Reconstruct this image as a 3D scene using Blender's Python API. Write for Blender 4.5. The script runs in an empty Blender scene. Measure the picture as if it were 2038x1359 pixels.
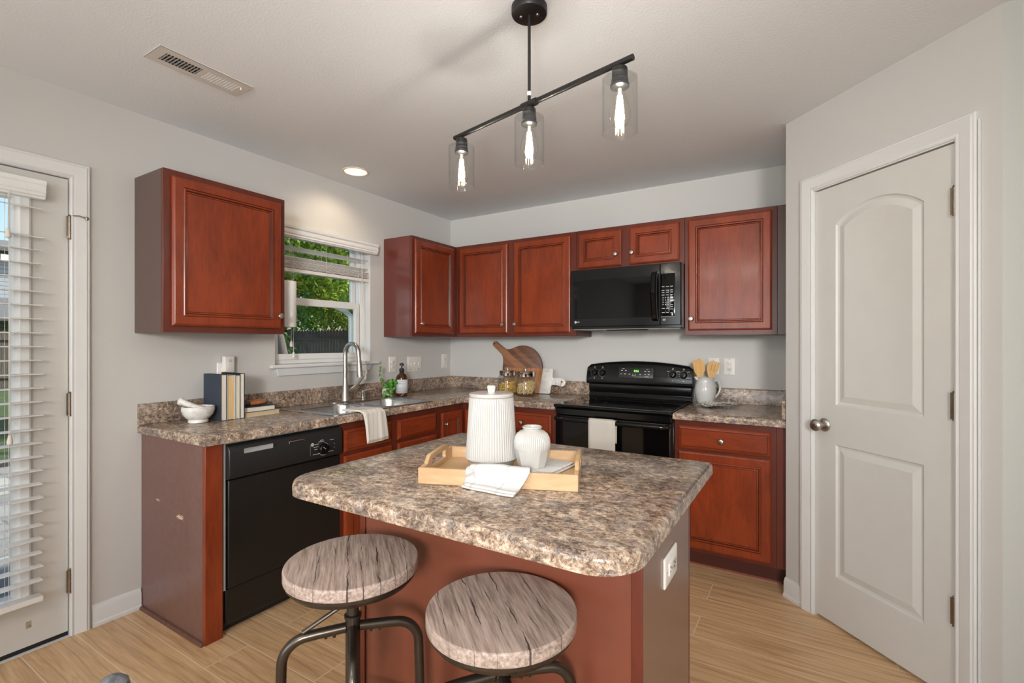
import bpy, bmesh, math, random
from mathutils import Vector, Matrix
R = math.radians
PI = math.pi
S = bpy.context.scene
COL = S.collection
random.seed(7)

# ---------------------------------------------------------------- camera
CAM = Vector((2.8424, -3.5652, 1.3179))
cd = bpy.data.cameras.new('camera'); cam = bpy.data.objects.new('camera', cd); COL.objects.link(cam)
cam.location = CAM; cam.rotation_euler = (R(90), 0, R(31.3422))
cd.sensor_width = 36; cd.lens = 965.78 / 2038 * 36; cd.shift_y = 3.56 / 2038
cd.clip_start = 0.02; cd.clip_end = 200
S.camera = cam

# ---------------------------------------------------------------- world, sun, daylight, exposure
S.view_settings.view_transform = 'Standard'; S.view_settings.look = 'None'
S.view_settings.gamma = 1; S.view_settings.use_curve_mapping = False
S.view_settings.exposure = 0.33
S.cycles.use_denoising = True
S.cycles.max_bounces = 10; S.cycles.transparent_max_bounces = 24
S.cycles.caustics_reflective = False; S.cycles.caustics_refractive = False
S.cycles.sample_clamp_indirect = 6
W = bpy.data.worlds.new('sky'); S.world = W; W.use_nodes = True
wn = W.node_tree.nodes; wl = W.node_tree.links
sky = wn.new('ShaderNodeTexSky'); sky.sky_type = 'NISHITA'; sky.sun_disc = False
sky.sun_elevation = R(50); sky.sun_rotation = R(60); sky.air_density = 1.2; sky.dust_density = 2.5
wl.new(sky.outputs['Color'], wn['Background'].inputs['Color']); wn['Background'].inputs['Strength'].default_value = 0.2

def lamp(name, kind, loc, energy, color=(1, 1, 1), rot=(0, 0, 0), parent=None, **kw):
    l = bpy.data.lights.new(name, kind); l.energy = energy; l.color = color
    for k, v in kw.items(): setattr(l, k, v)
    o = bpy.data.objects.new(name, l); COL.objects.link(o); o.location = loc; o.rotation_euler = rot
    if parent: o.parent = parent; o.location = Vector(loc) - chain(parent)
    return o

sun = lamp('sun_light', 'SUN', (0, 0, 10), 8.0, (1, .96, .88), (R(-38), R(25), 0), angle=R(3))
# daylight entering by the windows of the rear wall and by a patio opening on the right side
for x, w, e in ((1.5, 1.7, 42), (4.2, 1.9, 9)):
    lamp('daylight_rear_window', 'AREA', (x, -6.58, 1.35), e, (.90, .96, 1), (R(90), 0, 0), shape='RECTANGLE', size=w, size_y=1.7)
lamp('daylight_side_window', 'AREA', (6.58, -4.2, 1.3), 8, (.9, .96, 1), (R(90), 0, R(90)), shape='RECTANGLE', size=2.2, size_y=1.9)
# unseen disc lamp added overhead behind the camera as fill, and the photographer's strobe bounced off the ceiling
lamp('overhead_fill', 'AREA', (2.0, -4.7, 2.40), 14, (1, .97, .93), (0, 0, 0), shape='DISK', size=.6)
lamp('bounce_strobe', 'SPOT', (3.0, -4.4, 1.1), 78, (.93, .97, 1), (R(180 - 34), 0, R(32)), spot_size=R(125), spot_blend=.8, shadow_soft_size=.12)
d_ = Vector((1.15, -.8, 1.22)) - Vector((4.1, -6.1, 1.95))
lamp('far_fill_spot', 'SPOT', (4.1, -6.1, 1.95), 640, (1, .985, .97), d_.to_track_quat('-Z', 'Y').to_euler(), spot_size=R(54), spot_blend=1, shadow_soft_size=.4)  # unseen spot added as fill for the far end of the kitchen

# ---------------------------------------------------------------- helpers
def chain(o):
    v = Vector((0, 0, 0))
    while o: v += o.location; o = o.parent
    return v

def frame(o, u, n):
    "matrix: local (a along u, b up, c along n) -> world"
    u = Vector(u).normalized(); n = Vector(n).normalized(); z = n.cross(u) if abs(u.z) < .5 else n.cross(u)
    m = Matrix.Identity(4)
    for i in range(3): m[i][0] = u[i]; m[i][1] = z[i]; m[i][2] = n[i]; m[i][3] = o[i]
    return m

def off(pts, d):
    "offset closed CCW polygon inward by d"
    out = []; n = len(pts)
    for i in range(n):
        p0 = Vector(pts[i - 1]); p = Vector(pts[i]); p1 = Vector(pts[(i + 1) % n])
        a = (p - p0).normalized(); b = (p1 - p).normalized()
        na = Vector((-a.y, a.x)); nb = Vector((-b.y, b.x)); m = na + nb
        k = m.dot(na)
        out.append(p + m * (d / k) if k > 1e-6 else p + na * d)
    return [(q.x, q.y) for q in out]

def rrect(x0, x1, y0, y1, r, seg=6):
    rr = r if isinstance(r, (list, tuple)) else [r] * 4
    pts = []
    for (cx, cy, a0, q) in ((x1, y0, -90, rr[1]), (x1, y1, 0, rr[2]), (x0, y1, 90, rr[3]), (x0, y0, 180, rr[0])):
        if q <= 0: pts.append((cx, cy)); continue
        ox = cx - q if cx == x1 else cx + q; oy = cy - q if cy == y1 else cy + q
        for k in range(seg + 1):
            t = R(a0 + 90 * k / seg); pts.append((ox + q * math.cos(t), oy + q * math.sin(t)))
    return pts

class MB:
    def __init__(s, T=None):
        s.bm = bmesh.new(); s.T = T or Matrix.Identity(4); s.mi = 0
    def v(s, p):
        return s.bm.verts.new(s.T @ Vector(p))
    def f(s, vs):
        try:
            f = s.bm.faces.new(vs); f.material_index = s.mi; return f
        except ValueError: return None
    def box(s, x0, x1, y0, y1, z0, z1):
        V = [s.v((x, y, z)) for x in (x0, x1) for y in (y0, y1) for z in (z0, z1)]
        for q in ((0, 1, 3, 2), (4, 6, 7, 5), (0, 4, 5, 1), (2, 3, 7, 6), (0, 2, 6, 4), (1, 5, 7, 3)): s.f([V[i] for i in q])
        return s
    def hexa(s, P):
        V = [s.v(p) for p in P]
        for q in ((0, 3, 2, 1), (4, 5, 6, 7), (0, 1, 5, 4), (1, 2, 6, 5), (2, 3, 7, 6), (3, 0, 4, 7)): s.f([V[i] for i in q])
        return s
    def quad(s, *P): s.f([s.v(p) for p in P]); return s
    def loft(s, rings, close=True, cap0=False, cap1=False):
        RV = [[s.v(p) for p in r] for r in rings]
        for a, b in zip(RV, RV[1:]):
            n = len(a)
            for i in range(n if close else n - 1):
                j = (i + 1) % n; s.f([a[i], a[j], b[j], b[i]])
        if cap0: s.f(RV[0][::-1])
        if cap1: s.f(RV[-1])
        return RV
    def poly_rings(s, pts, prof, cap0=True, cap1=True, dark=()):
        "closed CCW polygon lofted through (inset, height) stations; bands listed in dark use material slot 1"
        rings = []
        for d, h in prof:
            q = off(pts, d) if d else pts
            rings.append([(a, b, h) for a, b in q])
        if dark:
            RV = s.loft(rings[:1], True, cap0, False)
            prev = RV[0]
            for i, r in enumerate(rings[1:]):
                cur = [s.v(p) for p in r]; s.mi = 1 if i in dark else 0; n = len(cur)
                for a in range(n): b = (a + 1) % n; s.f([prev[a], prev[b], cur[b], cur[a]])
                prev = cur
            s.mi = 0
            if cap1: s.f(prev)
            return None
        return s.loft(rings, True, cap0, cap1)
    def prism(s, pts, h0, h1): return s.poly_rings(pts, [(0, h0), (0, h1)])
    def fill(s, loops):
        "planar face with holes; loops: lists of BMVerts"
        es = []
        for L in loops:
            for i in range(len(L)):
                a, b = L[i], L[(i + 1) % len(L)]
                e = s.bm.edges.get((a, b)) or s.bm.edges.new((a, b)); es.append(e)
        r = bmesh.ops.triangle_fill(s.bm, use_beauty=True, use_dissolve=False, edges=es)
        for g in r['geom']:
            if isinstance(g, bmesh.types.BMFace): g.material_index = s.mi
    def tube(s, pts, r, seg=12, cap=True, closed=False):
        P = [Vector(p) for p in pts]; n = len(P); rings = []
        rad = r if isinstance(r, (list, tuple)) else [r] * n
        t0 = (P[1] - P[0]).normalized(); ref = Vector((0, 0, 1)) if abs(t0.z) < .9 else Vector((1, 0, 0))
        x = t0.cross(ref).normalized()
        for i in range(n):
            if closed: t = (P[(i + 1) % n] - P[i - 1]).normalized()
            else: t = (P[min(i + 1, n - 1)] - P[max(i - 1, 0)]).normalized()
            x = (x - t * x.dot(t)).normalized(); y = t.cross(x)
            rings.append([P[i] + (x * math.cos(2 * PI * k / seg) + y * math.sin(2 * PI * k / seg)) * rad[i] for k in range(seg)])
        if closed: rings.append(rings[0])
        s.loft(rings, True, cap and not closed, cap and not closed); return s
    def lathe(s, prof, seg=32, c=(0, 0), rf=None, cap0=True, cap1=True):
        rings = []
        for r, z in prof:
            rings.append([(c[0] + (rf(r, z, 2 * PI * k / seg) if rf else r) * math.cos(2 * PI * k / seg),
                           c[1] + (rf(r, z, 2 * PI * k / seg) if rf else r) * math.sin(2 * PI * k / seg), z) for k in range(seg)])
        s.loft(rings, True, cap0, cap1); return s
    def grid(s, fn, nu, nv):
        V = [[s.v(fn(i / nu, j / nv)) for j in range(nv + 1)] for i in range(nu + 1)]
        for i in range(nu):
            for j in range(nv): s.f([V[i][j], V[i + 1][j], V[i + 1][j + 1], V[i][j + 1]])
        return s
    def build(s, name, mats, parent=None, bevel=0, smooth=True, solid=0, ang=35, sub=0, segs=2):
        bmesh.ops.remove_doubles(s.bm, verts=s.bm.verts, dist=1e-6)
        bmesh.ops.recalc_face_normals(s.bm, faces=s.bm.faces)
        me = bpy.data.meshes.new(name); s.bm.to_mesh(me); s.bm.free()
        for m in (mats if isinstance(mats, (list, tuple)) else [mats]): me.materials.append(m)
        o = bpy.data.objects.new(name, me); COL.objects.link(o)
        if parent:
            me.transform(Matrix.Translation(-chain(parent))); o.parent = parent
        if smooth:
            for p in me.polygons: p.use_smooth = True
            me.set_sharp_from_angle(angle=R(ang))
        if solid:
            m = o.modifiers.new('solid', 'SOLIDIFY'); m.thickness = solid; m.offset = 0
        if sub:
            m = o.modifiers.new('sub', 'SUBSURF'); m.levels = sub; m.render_levels = sub
        if bevel:
            m = o.modifiers.new('bevel', 'BEVEL'); m.width = bevel; m.segments = segs; m.limit_method = 'ANGLE'; m.angle_limit = R(40)
        return o

def tag(o, label=None, cat=None, group=None, kind=None):
    if label: o['label'] = label
    if cat: o['category'] = cat
    if group: o['group'] = group
    if kind: o['kind'] = kind
    return o
def thing(name, label, cat, loc=(0, 0, 0), group=None, kind=None):
    o = bpy.data.objects.new(name, None); o.empty_display_size = .05; COL.objects.link(o); o.location = loc
    return tag(o, label, cat, group, kind)
def struct(o, label=None): return tag(o, label, kind='structure')
def copy_tree(o, parent=None):
    c = o.copy(); COL.objects.link(c); c.parent = parent
    for ch in o.children: copy_tree(ch, c)
    return c

# ---------------------------------------------------------------- materials
def srgb(r, g, b):
    f = lambda c: (c / 255 / 12.92) if c / 255 <= .04045 else ((c / 255 + .055) / 1.055) ** 2.4
    return (f(r), f(g), f(b), 1)
class Mat:
    def __init__(s, name):
        s.m = bpy.data.materials.new(name); s.m.use_nodes = True
        s.n = s.m.node_tree.nodes; s.l = s.m.node_tree.links; s.p = s.n['Principled BSDF']
    def new(s, t, **kw):
        n = s.n.new('ShaderNode' + t)
        for k, v in kw.items():
            if k in n.inputs.keys(): s.put(n.inputs[k], v)
            else: setattr(n, k, v)
        return n
    def put(s, sock, v):
        if hasattr(v, 'is_output') or isinstance(v, bpy.types.NodeSocket): s.l.new(v, sock)
        else:
            if sock.type == 'RGBA' and len(v) == 3: v = (*v, 1)
            sock.default_value = v
    def set(s, **kw):
        for k, v in kw.items(): s.put(s.p.inputs[k.replace('_', ' ')], v)
        return s
    def obj(s, scale=(1, 1, 1), rot=(0, 0, 0), loc=(0, 0, 0)):
        t = s.n.new('ShaderNodeTexCoord'); mp = s.n.new('ShaderNodeMapping'); s.l.new(t.outputs['Object'], mp.inputs[0])
        mp.inputs['Scale'].default_value = scale; mp.inputs['Rotation'].default_value = rot; mp.inputs['Location'].default_value = loc
        return mp.outputs[0]
    def noise(s, vec, scale, detail=4, rough=.55, dist=0):
        n = s.new('TexNoise', Scale=scale, Detail=detail, Roughness=rough, Distortion=dist); s.l.new(vec, n.inputs['Vector']); return n.outputs['Fac']
    def ramp(s, fac, stops, interp='LINEAR'):
        r = s.n.new('ShaderNodeValToRGB'); s.l.new(fac, r.inputs[0]); e = r.color_ramp.elements; r.color_ramp.interpolation = interp
        while len(e) < len(stops): e.new(.5)
        for el, (p, c) in zip(e, stops): el.position = p; el.color = c if len(c) == 4 else (*c, 1)
        return r.outputs[0]
    def mix(s, fac, a, b, mode='MIX'):
        m = s.n.new('ShaderNodeMix'); m.data_type = 'RGBA'; m.blend_type = mode
        for i, v in ((0, fac), (6, a), (7, b)): s.put(m.inputs[i], v)
        return m.outputs[2]
    def math(s, op, a, b=None):
        m = s.n.new('ShaderNodeMath'); m.operation = op; s.put(m.inputs[0], a)
        if b is not None: s.put(m.inputs[1], b)
        return m.outputs[0]
    def sep(s, vec):
        x = s.n.new('ShaderNodeSeparateXYZ'); s.l.new(vec, x.inputs[0]); return x.outputs
    def bump(s, h, strength=.2, dist=.01):
        b = s.n.new('ShaderNodeBump'); s.l.new(h, b.inputs['Height']); b.inputs['Strength'].default_value = strength; b.inputs['Distance'].default_value = dist
        s.l.new(b.outputs[0], s.p.inputs['Normal']); return s

def plain(name, c, rough=.5, metal=0, var=.06, scale=8, coat=0, spec=.5, bump=0, bscale=200):
    M = Mat(name); v = M.obj()
    d = tuple(x * (1 - var) for x in c[:3]); l = tuple(min(1, x * (1 + var)) for x in c[:3])
    M.set(Base_Color=M.ramp(M.noise(v, scale), [(.3, d), (.7, l)]), Roughness=rough, Metallic=metal, Coat_Weight=coat, Specular_IOR_Level=spec)
    M.p.inputs['Coat Roughness'].default_value = .12
    if bump: M.bump(M.noise(v, bscale, 3), bump, .002)
    return M.m

def paint(name, c, scale, strength, rough=.6):
    M = Mat(name); v = M.obj(); n = M.noise(v, scale, 3, .6)
    M.set(Base_Color=c, Roughness=rough).bump(n, strength, .004); return M.m
wall_m = paint('wall_paint', srgb(206, 204, 200), 260, .12)
wall_b = paint('wall_paint_dimmed', srgb(190, 191, 186), 260, .12)  # same wall paint, darkened to offset the strong light on the right wall
ceil_m = paint('ceiling_texture', srgb(232, 235, 238), 120, .25, .8)
white_m = plain('white_trim_paint', srgb(222, 222, 220), .35, var=.02)
door_m = plain('door_paint', srgb(212, 210, 204), .4, var=.02)
vinyl_m = plain('white_vinyl', srgb(232, 232, 230), .3, var=.01)
plate_m = plain('white_plastic', srgb(232, 228, 221), .3, var=.01)
slat_m = plain('blind_slat_white', srgb(232, 229, 224), .4, var=.02)
cord_m = plain('blind_cord', srgb(222, 216, 205), .7)
dark_slot = plain('dark_slot', srgb(24, 22, 20), .6)

def cherry(name, lo, hi, rough=.32, coat=.2, vert=True):
    M = Mat(name); sc = (1, 1, .35) if vert else (.35, .35, 1)
    v = M.obj(sc); blot = M.noise(v, 8, 6, .68, .4); g = M.noise(M.obj((1, 1, .07) if vert else (.07, .07, 1)), 130, 4, .65)
    c = M.ramp(blot, [(.3, lo), (.7, hi)])
    c = M.mix(.22, c, M.ramp(g, [(.3, tuple(x * .6 for x in lo[:3])), (.7, tuple(min(1, x * 1.25) for x in hi[:3]))]))
    M.set(Base_Color=c, Roughness=rough, Coat_Weight=coat, Specular_IOR_Level=.35); M.p.inputs['Coat Roughness'].default_value = .15
    return M.m
cherry_m = cherry('cherry_door', srgb(104, 40, 18), srgb(148, 62, 29))
cherry_h = cherry('cherry_drawer', srgb(104, 40, 18), srgb(148, 62, 29), vert=False)
frame_m = cherry('cherry_frame', srgb(84, 36, 24), srgb(106, 47, 32))
side_m = plain('cabinet_side_laminate', srgb(88, 66, 58), .36, var=.06, scale=40, coat=.12)
sider_m = plain('cabinet_side_red_laminate', srgb(98, 44, 36), .3, var=.06, scale=30, coat=.3)
under_m = plain('cabinet_underside', srgb(150, 120, 95), .6)
isl_m = plain('island_panel', srgb(116, 62, 44), .42, var=.10, scale=6, coat=.1)
toe_m = plain('toe_kick', srgb(78, 34, 26), .4)
edge_m = plain('raw_edge_trim', srgb(152, 98, 72), .5)

glaze_m = cherry('dark_glaze', srgb(62, 26, 14), srgb(90, 38, 22))
def granite(name, bright=1.0):
    M = Mat(name); v = M.obj()
    vs = M.obj((.85, 1.12, 1.12))
    k = lambda r, g, bb: tuple(min(1, x * bright) for x in srgb(r, g, bb)[:3])
    a = M.noise(vs, 50, 8, .78, .5); w = M.noise(vs, 11, 5, .65, .6); gq = M.noise(vs, 19, 5, .65, .8); wi = M.noise(vs, 44, 5, .62, .9); sp = M.noise(v, 150, 3, .7, .5)
    base = M.ramp(a, [(.30, k(66, 56, 50)), (.42, k(122, 102, 88)), (.50, k(172, 148, 126)), (.57, k(206, 186, 164)), (.68, k(230, 219, 205))])
    c = M.mix(M.math('MULTIPLY', M.ramp(gq, [(.48, (0, 0, 0)), (.62, (1, 1, 1))]), .45), base, k(150, 145, 144))
    wisp = M.ramp(M.math('ABSOLUTE', M.math('SUBTRACT', wi, .5)), [(.0, (1, 1, 1)), (.035, (0, 0, 0))])
    gate = M.ramp(w, [(.38, (1, 1, 1)), (.62, (.25, .25, .25))])
    c = M.mix(M.math('MULTIPLY', M.math('MULTIPLY', wisp, gate), .85), c, k(56, 48, 46))
    c = M.mix(M.math('MULTIPLY', M.ramp(sp, [(.36, (1, 1, 1)), (.44, (0, 0, 0))]), .7), c, k(60, 52, 52))
    c = M.mix(1.0, c, M.ramp(w, [(.36, (.58, .56, .56)), (.62, (1.12, 1.1, 1.08))]), 'MULTIPLY')
    M.set(Base_Color=c, Roughness=.2, Specular_IOR_Level=.5); return M.m
gran_m = granite('granite_laminate', 1.0)

M = Mat('plank_floor')
v = M.obj(loc=(0, 2.535, 0)); br = M.new('TexBrick', Scale=1.0)
M.l.new(v, br.inputs['Vector']); br.offset = .37; br.offset_frequency = 2
br.inputs['Brick Width'].default_value = 1.2; br.inputs['Row Height'].default_value = .181; br.inputs['Mortar Size'].default_value = .0026; br.inputs['Mortar Smooth'].default_value = .3
br.inputs['Color1'].default_value = (0, 0, 0, 1); br.inputs['Color2'].default_value = (1, 1, 1, 1); br.inputs['Mortar'].default_value = (.5, .5, .5, 1)
shift = M.new('VectorMath', operation='MULTIPLY_ADD'); M.l.new(br.outputs['Color'], shift.inputs[0]); shift.inputs[1].default_value = (7, 3, 5); M.l.new(v, shift.inputs[2])
mp = M.new('Mapping'); M.l.new(shift.outputs[0], mp.inputs[0]); mp.inputs['Scale'].default_value = (.9, 8, 1)
g1 = M.noise(mp.outputs[0], 2.4, 6, .62, 1.1)
mp2 = M.new('Mapping'); M.l.new(shift.outputs[0], mp2.inputs[0]); mp2.inputs['Scale'].default_value = (1.4, 40, 1)
g2 = M.noise(mp2.outputs[0], 3, 4, .6, .4)
wv = M.new('TexWave', Scale=1.3, Distortion=9, Detail=3); wv.bands_direction = 'Y'; wv.inputs['Detail Scale'].default_value = 1.2
mp3 = M.new('Mapping'); M.l.new(shift.outputs[0], mp3.inputs[0]); mp3.inputs['Scale'].default_value = (.5, 5, 1); M.l.new(mp3.outputs[0], wv.inputs['Vector'])
c = M.ramp(g1, [(.28, srgb(182, 141, 98)), (.5, srgb(217, 177, 131)), (.72, srgb(232, 200, 157))])
c = M.mix(.30, c, M.ramp(g2, [(.35, srgb(150, 112, 76)), (.62, srgb(228, 196, 154))]))
c = M.mix(M.math('MULTIPLY', M.ramp(wv.outputs['Fac'], [(.0, (1, 1, 1)), (.16, (0, 0, 0))]), .32), c, srgb(138, 100, 68))
c = M.mix(.12, c, M.mix(br.outputs['Color'], srgb(165, 125, 85), srgb(222, 190, 148)))
c = M.mix(br.outputs['Fac'], c, srgb(228, 204, 172))
M.set(Base_Color=c, Roughness=.34).bump(g2, .05, .002)
floor_m = M.m

black_m = plain('black_enamel', srgb(14, 14, 14), .14, var=.03, coat=.1, spec=.35)
blackp_m = plain('black_plastic', srgb(30, 30, 31), .34, var=.05, scale=60)
blackg_m = plain('black_glass', srgb(8, 8, 9), .04, var=.02, spec=.32)
blackdw_m = plain('black_satin_panel', srgb(20, 19, 18), .30, var=.05)
grey_m = plain('grey_metal_paint', srgb(150, 150, 148), .4)
steel_m = plain('stainless_steel', srgb(190, 190, 188), .26, 1, var=.04, scale=90)
nick_m = plain('brushed_nickel', srgb(186, 180, 172), .3, 1, var=.03)
hinge_m = plain('hinge_bronze_nickel', srgb(150, 138, 122), .35, .9, var=.1, scale=40)
chrome_m = plain('polished_chrome', srgb(215, 213, 210), .1, 1, var=.02)
iron_m = plain('black_iron', srgb(34, 32, 31), .42, .3)
bronze_m = plain('gunmetal_tube', srgb(84, 76, 68), .3, .85, var=.1, scale=12)
cer_m = plain('white_ceramic', srgb(190, 187, 182), .22, var=.01, coat=.3)
cerw_m = plain('grey_white_ceramic', srgb(206, 206, 204), .15, var=.03, coat=.5)
potc_m = plain('blush_pot_clay', srgb(216, 200, 186), .6)
tray_m = None
def wood(name, lo, hi, axis=(1, .08, 1), scale=14, rough=.45, dark=None):
    M = Mat(name); v = M.obj(axis); n = M.noise(v, scale, 6, .62, 1.2)
    st = [(.3, lo), (.7, hi)] if not dark else [(.2, dark), (.38, lo), (.7, hi)]
    M.set(Base_Color=M.ramp(n, st), Roughness=rough); return M.m
tray_m = wood('pale_birch', srgb(184, 146, 104), srgb(208, 176, 136), (.3, 1.2, 2), 9)
bamboo_m = wood('bamboo', srgb(214, 164, 100), srgb(232, 190, 132), (2, 2, .3), 10)
acacia_m = wood('acacia_block', srgb(140, 92, 58), srgb(196, 140, 96), (3, 3, .4), 10)
pages_m = wood('cream_pages', srgb(214, 204, 186), srgb(232, 224, 208), (1, 60, 1), 6, .8)
pagest_m = wood('tan_pages', srgb(204, 168, 118), srgb(224, 192, 144), (1, 60, 1), 6, .8)
navy_m = plain('navy_cloth', srgb(50, 58, 72), .75, bump=.3, bscale=900)
blackc_m = plain('black_cloth', srgb(34, 33, 34), .7)
bluec_m = plain('pale_blue_cloth', srgb(178, 192, 198), .7)
sage_m = plain('sage_cloth', srgb(150, 154, 138), .7)
redc_m = plain('red_cloth', srgb(190, 36, 40), .7)
teal_m = plain('dark_green_paint', srgb(52, 60, 56), .5)
utw_m = plain('brown_utensil_wood', srgb(172, 108, 62), .5, var=.2, scale=50)
paper_m = plain('paper_towel', srgb(236, 234, 230), .9, bump=.3, bscale=500)
chairw_m = wood('grey_washed_wood', srgb(52, 52, 53), srgb(116, 118, 122), (3, 3, .5), 20, .4)
M = Mat('walnut_strips')
xz = M.sep(M.obj())
pp = M.math('ADD', M.math('ADD', M.math('MULTIPLY', xz[0], .595 / .38), M.math('MULTIPLY', xz[2], .804 / .38)), .5 - .192 * .804 / .38)
pp = M.math('ADD', pp, M.math('MULTIPLY', M.math('SUBTRACT', M.noise(M.obj(), 7, 2), .5), .05))
strip = M.ramp(pp, [(0, srgb(150, 100, 70)), (.18, srgb(92, 70, 66)), (.30, srgb(150, 104, 82)), (.42, srgb(172, 120, 82)), (.58, srgb(96, 70, 60)), (.68, srgb(140, 98, 78)), (.78, srgb(90, 68, 62)), (.88, srgb(112, 82, 74))], 'CONSTANT')
gr = M.noise(M.obj((.5, 1, 9), rot=(0, R(36.5), 0)), 14, 5, .6, .6)
M.set(Base_Color=M.mix(.42, strip, M.ramp(gr, [(.3, srgb(74, 48, 38)), (.7, srgb(176, 124, 90))])), Roughness=.4); walnut_m = M.m
walnute_m = plain('walnut_edge', srgb(84, 48, 30), .4)
def marble(name, spots=False):
    M = Mat(name); n = M.noise(M.obj(), 22, 6, .65, 1.4)
    M.set(Base_Color=M.ramp(n, [(.3, srgb(190, 186, 180)), (.48, srgb(226, 222, 216)), (.7, srgb(238, 236, 232))]), Roughness=.28); return M.m
marble_m = marble('white_marble')
M = Mat('stool_seat_wood'); v = M.obj((1, .12, 1)); n1 = M.noise(v, 60, 6, .68, .2); n2 = M.noise(M.obj((1, .05, 1)), 170, 4, .6)
sx = M.sep(M.obj()); crack = None
for i, (xi, wi) in enumerate(((-.128, .006), (-.085, .010), (-.048, .007), (-.012, .020), (.022, .008), (.058, .013), (.092, .007), (.130, .010))):
    wig = M.math('MULTIPLY', M.math('SUBTRACT', M.noise(M.obj((0, 7, 0), loc=(0, i * 3.7, 0)), 1, 3, .6), .5), .034)
    d = M.math('ABSOLUTE', M.math('SUBTRACT', M.math('SUBTRACT', sx[0], xi), wig))
    wd = M.math('MULTIPLY', M.math('SUBTRACT', M.noise(M.obj((0, 9, 0), loc=(2, i * 5.3, 0)), 1, 2, .5), .43), wi * .75)
    ln = M.math('LESS_THAN', d, wd); crack = ln if crack is None else M.math('MAXIMUM', crack, ln)
c = M.ramp(n1, [(.28, srgb(124, 106, 96)), (.5, srgb(168, 148, 136)), (.72, srgb(196, 178, 166))])
c = M.mix(.45, c, M.ramp(n2, [(.36, srgb(82, 66, 58)), (.60, srgb(190, 170, 158))]))
M.set(Base_Color=M.mix(M.math('MULTIPLY', crack, .88), c, srgb(50, 45, 45)), Roughness=.38, Specular_IOR_Level=.4); seat_m = M.m

def fabric(name, c, stripe=None, axis=1, step=.036, wid=.05, both=False, rough=.9):
    M = Mat(name); v = M.obj(); s = M.sep(v); base = M.ramp(M.noise(v, 300, 2), [(.3, tuple(x * .93 for x in c[:3])), (.7, c)])
    if stripe:
        for ax in ((0, 1) if both else (axis,)):
            t = M.math('FRACT', M.math('DIVIDE', M.math('ADD', s[ax], 10), step)); k = M.math('LESS_THAN', t, wid)
            base = M.mix(M.math('MULTIPLY', k, .6), base, stripe)
    M.set(Base_Color=base, Roughness=rough).bump(M.noise(v, 500, 2), .25, .001); return M.m
towel_m = fabric('striped_dish_towel', srgb(226, 221, 211), srgb(138, 122, 104), 1, .034, .07)
ovent_m = fabric('oatmeal_towel', srgb(200, 194, 184))
tea_m = fabric('white_check_towel', srgb(214, 212, 209), srgb(166, 164, 158), both=True, step=.085, wid=.06)
napk_m = fabric('grey_striped_napkin', srgb(214, 211, 204), srgb(92, 92, 94), 0, .02, .22)

def thin_glass(name, tint=(1, 1, 1, 1), ior=1.45, rough=0):
    M = Mat(name); M.n.remove(M.p); o = M.n['Material Output']
    tr = M.new('BsdfTransparent', Color=tint); gl = M.new('BsdfGlossy', Roughness=rough); lw = M.new('LayerWeight', Blend=.5); f5 = M.math('POWER', lw.outputs['Facing'], 4.0); f0 = ((ior - 1) / (ior + 1)) ** 2; fq = M.math('ADD', M.math('MULTIPLY', f5, .75), f0)
    mx = M.n.new('ShaderNodeMixShader'); M.l.new(fq, mx.inputs[0]); M.l.new(tr.outputs[0], mx.inputs[1]); M.l.new(gl.outputs[0], mx.inputs[2]); M.l.new(mx.outputs[0], o.inputs[0])
    return M.m
pane_m = thin_glass('window_glass', (.94, .97, .96, 1), 1.4)
shade_m = thin_glass('clear_shade_glass', (.965, .97, .97, 1), 1.5)
jar_m = thin_glass('clear_jar_glass', (.96, .975, .97, 1), 1.4)
bulb_m = thin_glass('bulb_glass', (1, .985, .95, 1), 1.25)
M = Mat('amber_glass'); M.set(Base_Color=srgb(110, 52, 14), Roughness=.06, Transmission_Weight=.75, Coat_Weight=.5); amber_m = M.m
def emit(name, c, s):
    M = Mat(name); M.set(Base_Color=c, Emission_Color=c, Emission_Strength=s); return M.m
filam_m = emit('glowing_filament', (1, .80, .55, 1), 45)
digit_m = emit('green_led_digits', (.25, 1, .12, 1), 1.6)
can_e = emit('can_lamp_face', (1, .84, .62, 1), 8)
mark_m = plain('white_marking', srgb(205, 205, 202), .5)
mgrey_m = plain('grey_marking', srgb(150, 148, 142), .5)
label_m = plain('bottle_label_paper', srgb(204, 208, 210), .6, var=.02)
ink_m = plain('label_ink', srgb(60, 62, 66), .6)

def text(s, size, T, name, m, parent, align='CENTER', depth=0.0004):
    cu = bpy.data.curves.new('t', 'FONT'); cu.body = s; cu.size = size; cu.align_x = align; cu.align_y = 'CENTER'; cu.extrude = depth
    o = bpy.data.objects.new('t', cu); COL.objects.link(o); bpy.context.view_layer.update()
    me = bpy.data.meshes.new_from_object(o.evaluated_get(bpy.context.evaluated_depsgraph_get()))
    bpy.data.objects.remove(o); bpy.data.curves.remove(cu)
    me.transform(T); me.transform(Matrix.Translation(-chain(parent))); me.materials.clear(); me.materials.append(m); me.name = name
    r = bpy.data.objects.new(name, me); COL.objects.link(r); r.parent = parent; return r

# ================================================================ setting
H = 2.46
FL = lambda o=(0, 0, 0): frame(o, (0, 1, 0), (1, 0, 0))       # left wall: a = +y, b = z, c = +x
FB = lambda o=(0, 0, 0): frame(o, (1, 0, 0), (0, -1, 0))      # back wall: a = +x, b = z, c = -y
PO = (2.746, -.659, 0)
FD = lambda a=0, b=0, c=0: frame(PO, (1, -1, 0), (-1, -1, 0)) @ Matrix.Translation((a, b, c))   # pantry diagonal

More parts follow.
